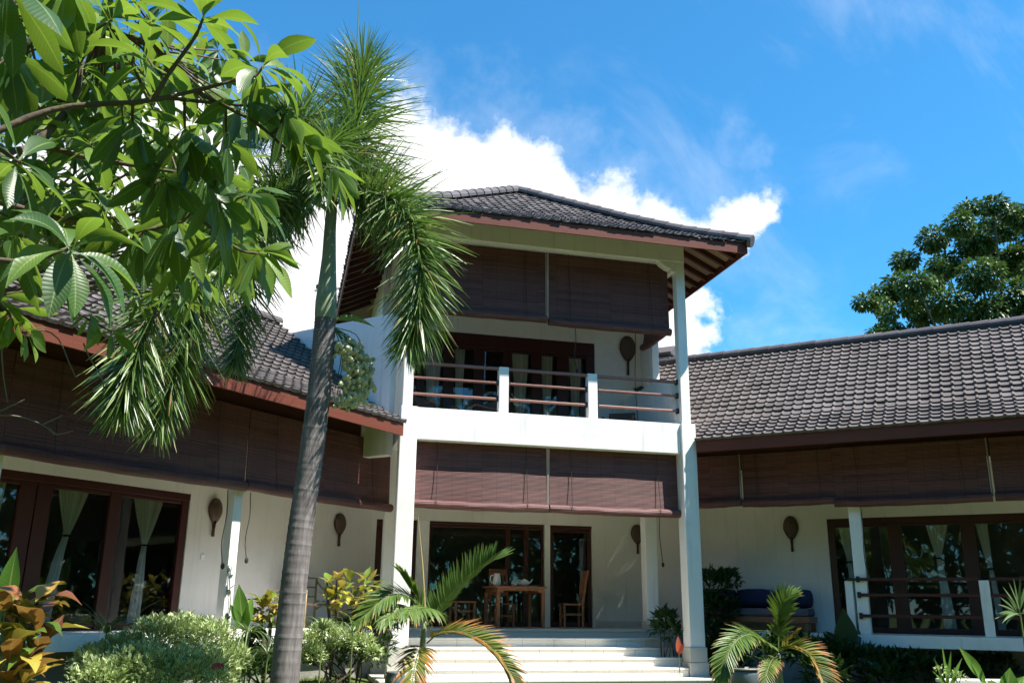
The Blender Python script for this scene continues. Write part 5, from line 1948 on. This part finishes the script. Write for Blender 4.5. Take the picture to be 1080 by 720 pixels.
curtain('gathered white curtain in the middle pane of the left wing doors', FL, -4.60, -4.12, -4.38, -4.68, -4.44, 2.40, 1.93, 1.27, 0.06)
curtain('gathered white curtain in the right pane of the left wing doors', FL, -3.36, -2.82, -3.08, -3.22, -3.00, 2.40, 1.93, 1.22, 0.06)
curtain('faint curtain at the far left pane cut by the photo edge', FL, -5.62, -5.36, -5.50, -5.58, -5.40, 2.40, 1.93, 0.4, 0.06)
curtain('gathered curtain in the middle pane of the right wing doors', FR, 3.62, 4.00, 3.78, 3.74, 3.96, 2.46, 1.98, 1.35, 0.06)
curtain('narrow curtain behind the slim left pane of the right wing doors', FR, 2.04, 2.34, 2.20, 2.16, 2.30, 2.46, 1.98, 1.30, 0.06)
curtain('slanting curtain by the third stile of the right wing doors', FR, 4.46, 4.66, 4.62, 4.62, 4.74, 2.46, 1.98, 1.15, 0.06)
for i, (a, b) in enumerate(((0.54, 0.92), (1.20, 1.42), (2.92 - 0.44, 2.86), (3.15, 3.42), (3.80, 4.08))):
    curtain(('pale curtain in the first pane of the balcony doors from the left', 'pale curtain in the second pane of the balcony doors from the left', 'pale curtain in the middle pane of the balcony doors', 'pale curtain in the pane before the last of the balcony doors', 'pale curtain in the last pane of the balcony doors at right')[i], FM, a, b, (a + b) / 2, a, b, 3.18, 5.78, 3.70, 3.64)


# ------------------------------------------------------------------ dining table on the porch
def legs(t, pts, h, w0, mt, name='leg', z0=0.0):
    for x, y in pts:
        q = MB()
        q.box(x - w0 / 2, x + w0 / 2, y - w0 / 2, y + w0 / 2, z0, h)
        q.build(name, M[mt], t, bevel=0.005)


TX, TY = 2.36, 2.28
tb_ = thing('dining_table', 'square wooden dining table on the porch set with white china', 'table', (TX, TY, 0), FM, rotz=R(6))
q = MB()
q.box(-0.53, 0.53, -0.42, 0.42, 0.735, 0.77)
q.build('tabletop', M['teak'], tb_, bevel=0.008)
q = MB()
for y in (-0.36, 0.36):
    q.prism([(-0.47, 0.65), (-0.47, 0.733), (0.47, 0.733), (0.47, 0.65), (0.40, 0.65), (0.34, 0.69), (-0.34, 0.69), (-0.40, 0.65)], 1, y - 0.012, y + 0.012)
for x in (-0.46, 0.46):
    q.box(x - 0.012, x + 0.012, -0.345, 0.345, 0.65, 0.733)
q.build('apron', M['teak'], tb_)
legs(tb_, [(-0.46, -0.36), (0.46, -0.36), (-0.46, 0.36), (0.46, 0.36)], 0.648, 0.065, 'teak')
legs(tb_, [(-0.46, -0.36), (0.46, -0.36)], 0.735, 0.05, 'teak', 'leg_top', 0.65)


def chair(label, x, y, rz, back=1.08):
    t = thing('dining_chair', label, 'chair', (x, y, 0), FM, 'wooden chairs around the porch table', rz)
    q = MB()
    q.box(-0.21, 0.21, -0.21, 0.21, 0.43, 0.465)
    q.build('seat', M['teak'], t, bevel=0.01)
    legs(t, [(-0.185, -0.185), (0.185, -0.185)], 0.428, 0.042, 'teak')
    for sx_ in (-1, 1):
        q = MB()
        q.tube([(sx_ * 0.185, 0.185, 0), (sx_ * 0.185, 0.19, 0.44), (sx_ * 0.18, 0.24, 0.80), (sx_ * 0.17, 0.30, back)], 0.024, 8)
        q.build('leg', M['teak'], t)
    q = MB()
    q.box(-0.17, 0.17, 0.275, 0.305, back - 0.13, back)
    q.box(-0.17, 0.17, 0.205, 0.23, 0.60, 0.65)
    for i in range(4):
        xx = -0.11 + 0.073 * i
        q.bar((xx, 0.222, 0.65), (xx, 0.285, back - 0.13), 0.032, 0.014)
    q.build('backrest', M['teak'], t)
    q = MB()
    q.box(-0.185, 0.185, -0.19, -0.17, 0.20, 0.235)
    q.box(-0.19, -0.17, -0.18, 0.18, 0.24, 0.275)
    q.box(0.17, 0.19, -0.18, 0.18, 0.24, 0.275)
    q.build('stretcher', M['teak'], t)
    return t


chair('tall backed chair pulled out at the right of the table', 3.56, 2.36, R(-95), 1.10)
chair('chair behind the table with its back above the tabletop', 2.22, 2.72, R(4), 1.12)
st = thing('stool', 'low wooden stool standing left of the table', 'stool', (1.34, 2.32, 0), FM, rotz=R(10))
q = MB()
q.box(-0.23, 0.23, -0.19, 0.19, 0.45, 0.485)
q.build('seat', M['teak'], st, bevel=0.01)
legs(st, [(-0.19, -0.15), (0.19, -0.15), (-0.19, 0.15), (0.19, 0.15)], 0.448, 0.045, 'teak')
q = MB()
q.box(-0.19, 0.19, -0.162, -0.138, 0.28, 0.315)
q.box(-0.19, 0.19, 0.138, 0.162, 0.28, 0.315)
q.build('stretcher', M['teak'], st)


def china(name, label, x, y, prof_, spout=False, handle=True, mt='china', s=1.0, lid=True):
    t = thing(name, label, 'tableware', (x, y, 0.771), FM, 'china on the porch table')
    q = MB()
    q.lathe([(r_ * s, z * s) for r_, z in prof_], 18)
    q.build('body', M[mt], t, smooth=True)
    h = prof_[-1][1] * s
    r_ = max(p_[0] for p_ in prof_) * s
    if handle:
        q = MB()
        q.tube([(-r_ * 0.8, 0, h * 0.85), (-r_ * 1.5, 0, h * 0.8), (-r_ * 1.6, 0, h * 0.45), (-r_ * 0.95, 0, h * 0.2)], 0.012 * s, 6)
        q.build('handle', M[mt], t, smooth=True)
    if spout:
        q = MB()
        q.tube([(r_ * 0.8, 0, h * 0.35), (r_ * 1.35, 0, h * 0.6), (r_ * 1.75, 0, h * 0.95)], [0.024 * s, 0.016 * s, 0.011 * s], 8)
        q.build('spout', M[mt], t, smooth=True)
    return t


JUG = [(0.05, 0), (0.075, 0.02), (0.085, 0.09), (0.07, 0.16), (0.055, 0.20), (0.062, 0.235)]
POT = [(0.045, 0), (0.085, 0.03), (0.095, 0.075), (0.075, 0.115), (0.035, 0.125), (0.015, 0.145)]
CUP = [(0.025, 0), (0.038, 0.02), (0.042, 0.075)]
china('water_jug', 'tall white jug at the left end of the table', 1.97, 2.12, JUG, handle=True)
china('teapot', 'white teapot with a spout near the middle of the table', 2.53, 2.16, POT, spout=True)
china('teacup', 'small dark cup next to the white jug', 2.12, 2.10, CUP, mt='pot')
china('teacup', 'white cup standing between jug and teapot', 2.33, 2.12, CUP)
china('sugar_pot', 'round white pot behind the teapot', 2.44, 2.30, POT, s=0.85)
pl_ = thing('plate', 'flat white plate at the right end of the table', 'tableware', (2.70, 2.10, 0.771), FM, 'china on the porch table')
q = MB()
q.lathe([(0.06, 0), (0.12, 0.012), (0.125, 0.018)], 20)
q.build('dish', M['china'], pl_, smooth=True)


# ------------------------------------------------------------------ daybed and bench
db = thing('daybed', 'low daybed with navy bolsters along the right wing wall', 'daybed', (0.40, 1.88, 0), FR)
q = MB()
q.box(-1.15, 1.15, -0.36, 0.36, 0.16, 0.27)
q.build('base', M['teak'], db, bevel=0.01)
legs(db, [(-1.08, -0.30), (1.08, -0.30), (-1.08, 0.30), (1.08, 0.30)], 0.158, 0.08, 'teak')
q = MB()
q.box(-1.12, 1.12, -0.34, 0.34, 0.275, 0.42)
q.build('mattress', M['mauve'], db, bevel=0.04)
for x0_, x1_ in ((-1.10, -0.36), (-0.34, 0.38), (0.40, 1.10)):
    q = MB()
    cxx = (x0_ + x1_) / 2
    q.tube([(x0_, 0.24, 0.60), (x0_ + 0.03, 0.24, 0.60), (cxx - 0.15, 0.235, 0.605), (cxx + 0.15, 0.235, 0.605), (x1_ - 0.03, 0.24, 0.60), (x1_, 0.24, 0.60)], [0.12, 0.165, 0.185, 0.185, 0.165, 0.12], 14)
    q.build('cushion', M['navy'], db, smooth=True)

bn = thing('bamboo_chair', 'light bamboo armchair against the left wing wall behind the palm', 'chair', (-0.05, 1.75, 0), FL)
for sx_ in (-1, 1):
    for yy in (-0.28, 0.28):
        q = MB()
        q.tube([(sx_ * 0.42, yy, 0), (sx_ * 0.42, yy, 0.62 if yy < 0 else 0.85)], 0.02, 8)
        q.build('leg', M['bamboo'], bn, smooth=True)
    q = MB()
    q.tube(spline([(sx_ * 0.42, -0.28, 0.62), (sx_ * 0.42, -0.1, 0.66), (sx_ * 0.42, 0.12, 0.66), (sx_ * 0.42, 0.28, 0.80)], 8), 0.018, 8)
    q.build('armrest', M['bamboo'], bn, smooth=True)
q = MB()
q.box(-0.41, 0.41, -0.28, 0.26, 0.36, 0.40)
q.build('seat', M['rattan'], bn, bevel=0.01)
q = MB()
for z in (0.52, 0.68, 0.84):
    q.tube([(-0.42, 0.28, z), (0.42, 0.28, z)], 0.015, 8)
q.build('backrest', M['bamboo'], bn, smooth=True)


def lounge(label, x, y, rz):
    t = thing('balcony_chair', label, 'chair', (x, y, 3.602), FM, 'lounge chairs on the upper balcony', rz)
    q = MB()
    q.box(-0.28, 0.28, -0.28, 0.25, 0.20, 0.25)
    q.build('seat', M['rattan'], t, bevel=0.01)
    q = MB()
    q.prism([(0.22, 0.25), (0.26, 0.25), (0.44, 0.62), (0.40, 0.64)], 0, -0.27, 0.27)
    q.build('backrest', M['rattan'], t, bevel=0.008)
    for sx_ in (-1, 1):
        q = MB()
        q.tube(spline([(sx_ * 0.31, -0.26, 0.0), (sx_ * 0.31, -0.30, 0.30), (sx_ * 0.31, -0.16, 0.45), (sx_ * 0.31, 0.10, 0.44), (sx_ * 0.31, 0.34, 0.42)], 12), 0.018, 8)
        q.build('armrest', M['teak'], t, smooth=True)
        q = MB()
        q.tube([(sx_ * 0.29, 0.2, 0.22), (sx_ * 0.29, 0.30, 0.0)], 0.018, 8)
        q.build('leg', M['teak'], t)
    q = MB()
    q.box(-0.26, 0.26, -0.26, 0.20, 0.252, 0.33)
    q.build('cushion', M['cloth'], t, bevel=0.025)
    return t


lounge('lounge chair at the left end of the upper balcony', 0.55, 1.2, R(35))
lounge('lounge chair behind the middle of the balcony rail', 1.25, 1.3, R(-70))
lounge('lounge chair with a white cushion at the right end of the balcony', 4.25, 1.3, R(-30))

# hanging blind cords tied round the columns
for lab, F, x, y, z0, z1 in (('dark blind cord hanging beside the left wing column', FL, -2.50, 0.83, 1.0, 2.0), ('looped blind cord knotted on the left wing column', FL, -2.90, 0.88, 0.9, 2.0), ('blind cord hanging between the two right porch columns', FM, 5.0, 1.15, 1.2, 3.2), ('thin cord hanging down the balcony doorway', FM, 3.02, 0.32, 4.7, 5.6), ('blind cord tied at the corner of the balcony', FM, 4.72, 1.5, 3.9, 6.9), ('blind cord slanting down the right wing column', FR, 2.70, 0.82, 0.95, 2.2)):
    q = MB()
    k = 9
    pts = [(x + 0.03 * math.sin(i * 0.8) * (i / k), y + 0.01 * math.cos(i), z1 + (z0 - z1) * i / k) for i in range(k + 1)]
    q.tube(pts, 0.008, 6)
    q.ball(pts[-1], 0.03, 1.6, 8, 5)
    q.v = [tuple(F @ Vector(p)) for p in q.v]
    o = q.build('blind_cord', M['cord'])
    tag(o, lab, 'cord', 'loose blind cords')

# climbing stem on the left wing column
vb = FL @ Vector((-2.68, 0.86, -0.9))
vn = thing('climbing_vine', 'thin vine climbing the lower half of the left wing column', 'vine', vb)
q = TB(vb)
s = spline([FL @ Vector(p) for p in ((-2.68, 0.86, -0.9), (-2.74, 0.87, -0.2), (-2.66, 0.87, 0.3), (-2.72, 0.87, 0.7), (-2.70, 0.87, 0.92))], 12)
q.tube(s, [0.012 - 0.0006 * i for i in range(13)], 6)
q.build('stem', M['bark_grey'], vn)
q = TB(vb)
for i in range(14):
    q.leaf(s[rg.randint(3, 12)], rdir(rg) + Vector((0, -0.5, 0.2)), (0, 0, 1), 0.10, 0.05, n=3, rnd=rg.random(), droop=0.4)
q.build('foliage', M['dkshrub'], vn)

# pots
p = at(417, 716, -0.75)
pt = thing('plant_pot', 'dark blue glazed pot at the foot of the left column plinth', 'pot', (p.x, p.y, gz(p.x, p.y)))
q = MB()
q.lathe([(0.10, 0.0), (0.15, 0.10), (0.165, 0.22), (0.14, 0.30), (0.155, 0.33), (0.135, 0.335), (0.12, 0.29)], 20)
q.build('body', M['pot'], pt, smooth=True)
p = at(785, 716, -1.2)
pt = thing('plant_pot', 'grey green glazed pot with a pale rim below the right dark plant', 'pot', (p.x, p.y, gz(p.x, p.y)))
q = MB()
q.lathe([(0.16, 0.0), (0.22, 0.14), (0.255, 0.30), (0.235, 0.37)], 22)
q.build('body', M['pot'], pt, smooth=True)
q = MB()
q.lathe([(0.236, 0.372), (0.265, 0.375), (0.268, 0.405), (0.235, 0.405), (0.225, 0.375)], 22)
q.build('rim', M['metal'], pt, smooth=True)

# low white garden wall at the bottom right
gw = thing('garden_wall', 'low white garden wall along the bed at the bottom right', 'wall', (7.3, -3.6, GZ - 0.02), rotz=R(-14))
q = MB()
zt = at(1000, 715.5, -3.6).z - (GZ - 0.02)
q.box(-0.05, 3.4, -0.10, 0.10, 0, zt - 0.05)
q.build('wall_body', M['white'], gw, bevel=0.01)
q = MB()
q.box(-0.09, 3.44, -0.14, 0.14, zt - 0.049, zt)
q.build('coping', M['white'], gw, bevel=0.01)

# utility pole behind the left wing
pb_ = at(328, 560, 16.0)
pb_.z = GZ
up_ = thing('utility_pole', 'grey utility pole with a short crossarm seen past the palm trunk', 'pole', pb_)
top_z = at(328, 291, 16.0).z - GZ
q = MB()
q.tube([(0, 0, 0), (0, 0, top_z)], [0.17, 0.10], 12)
q.build('pole', M['metal'], up_, smooth=True)
q = MB()
q.bar((-0.5, 0, top_z - 0.55), (0.75, 0, top_z - 0.30), 0.07, 0.07)
q.build('crossarm', M['metal'], up_)
for x, z in ((-0.4, -0.47), (0.0, 0.0), (0.62, -0.27)):
    q = MB()
    q.lathe([(0.03, 0), (0.07, 0.03), (0.05, 0.08), (0.07, 0.11), (0.04, 0.17)], 10, (x, 0, top_z + z))
    q.build('insulator', M['iron'], up_, smooth=True)
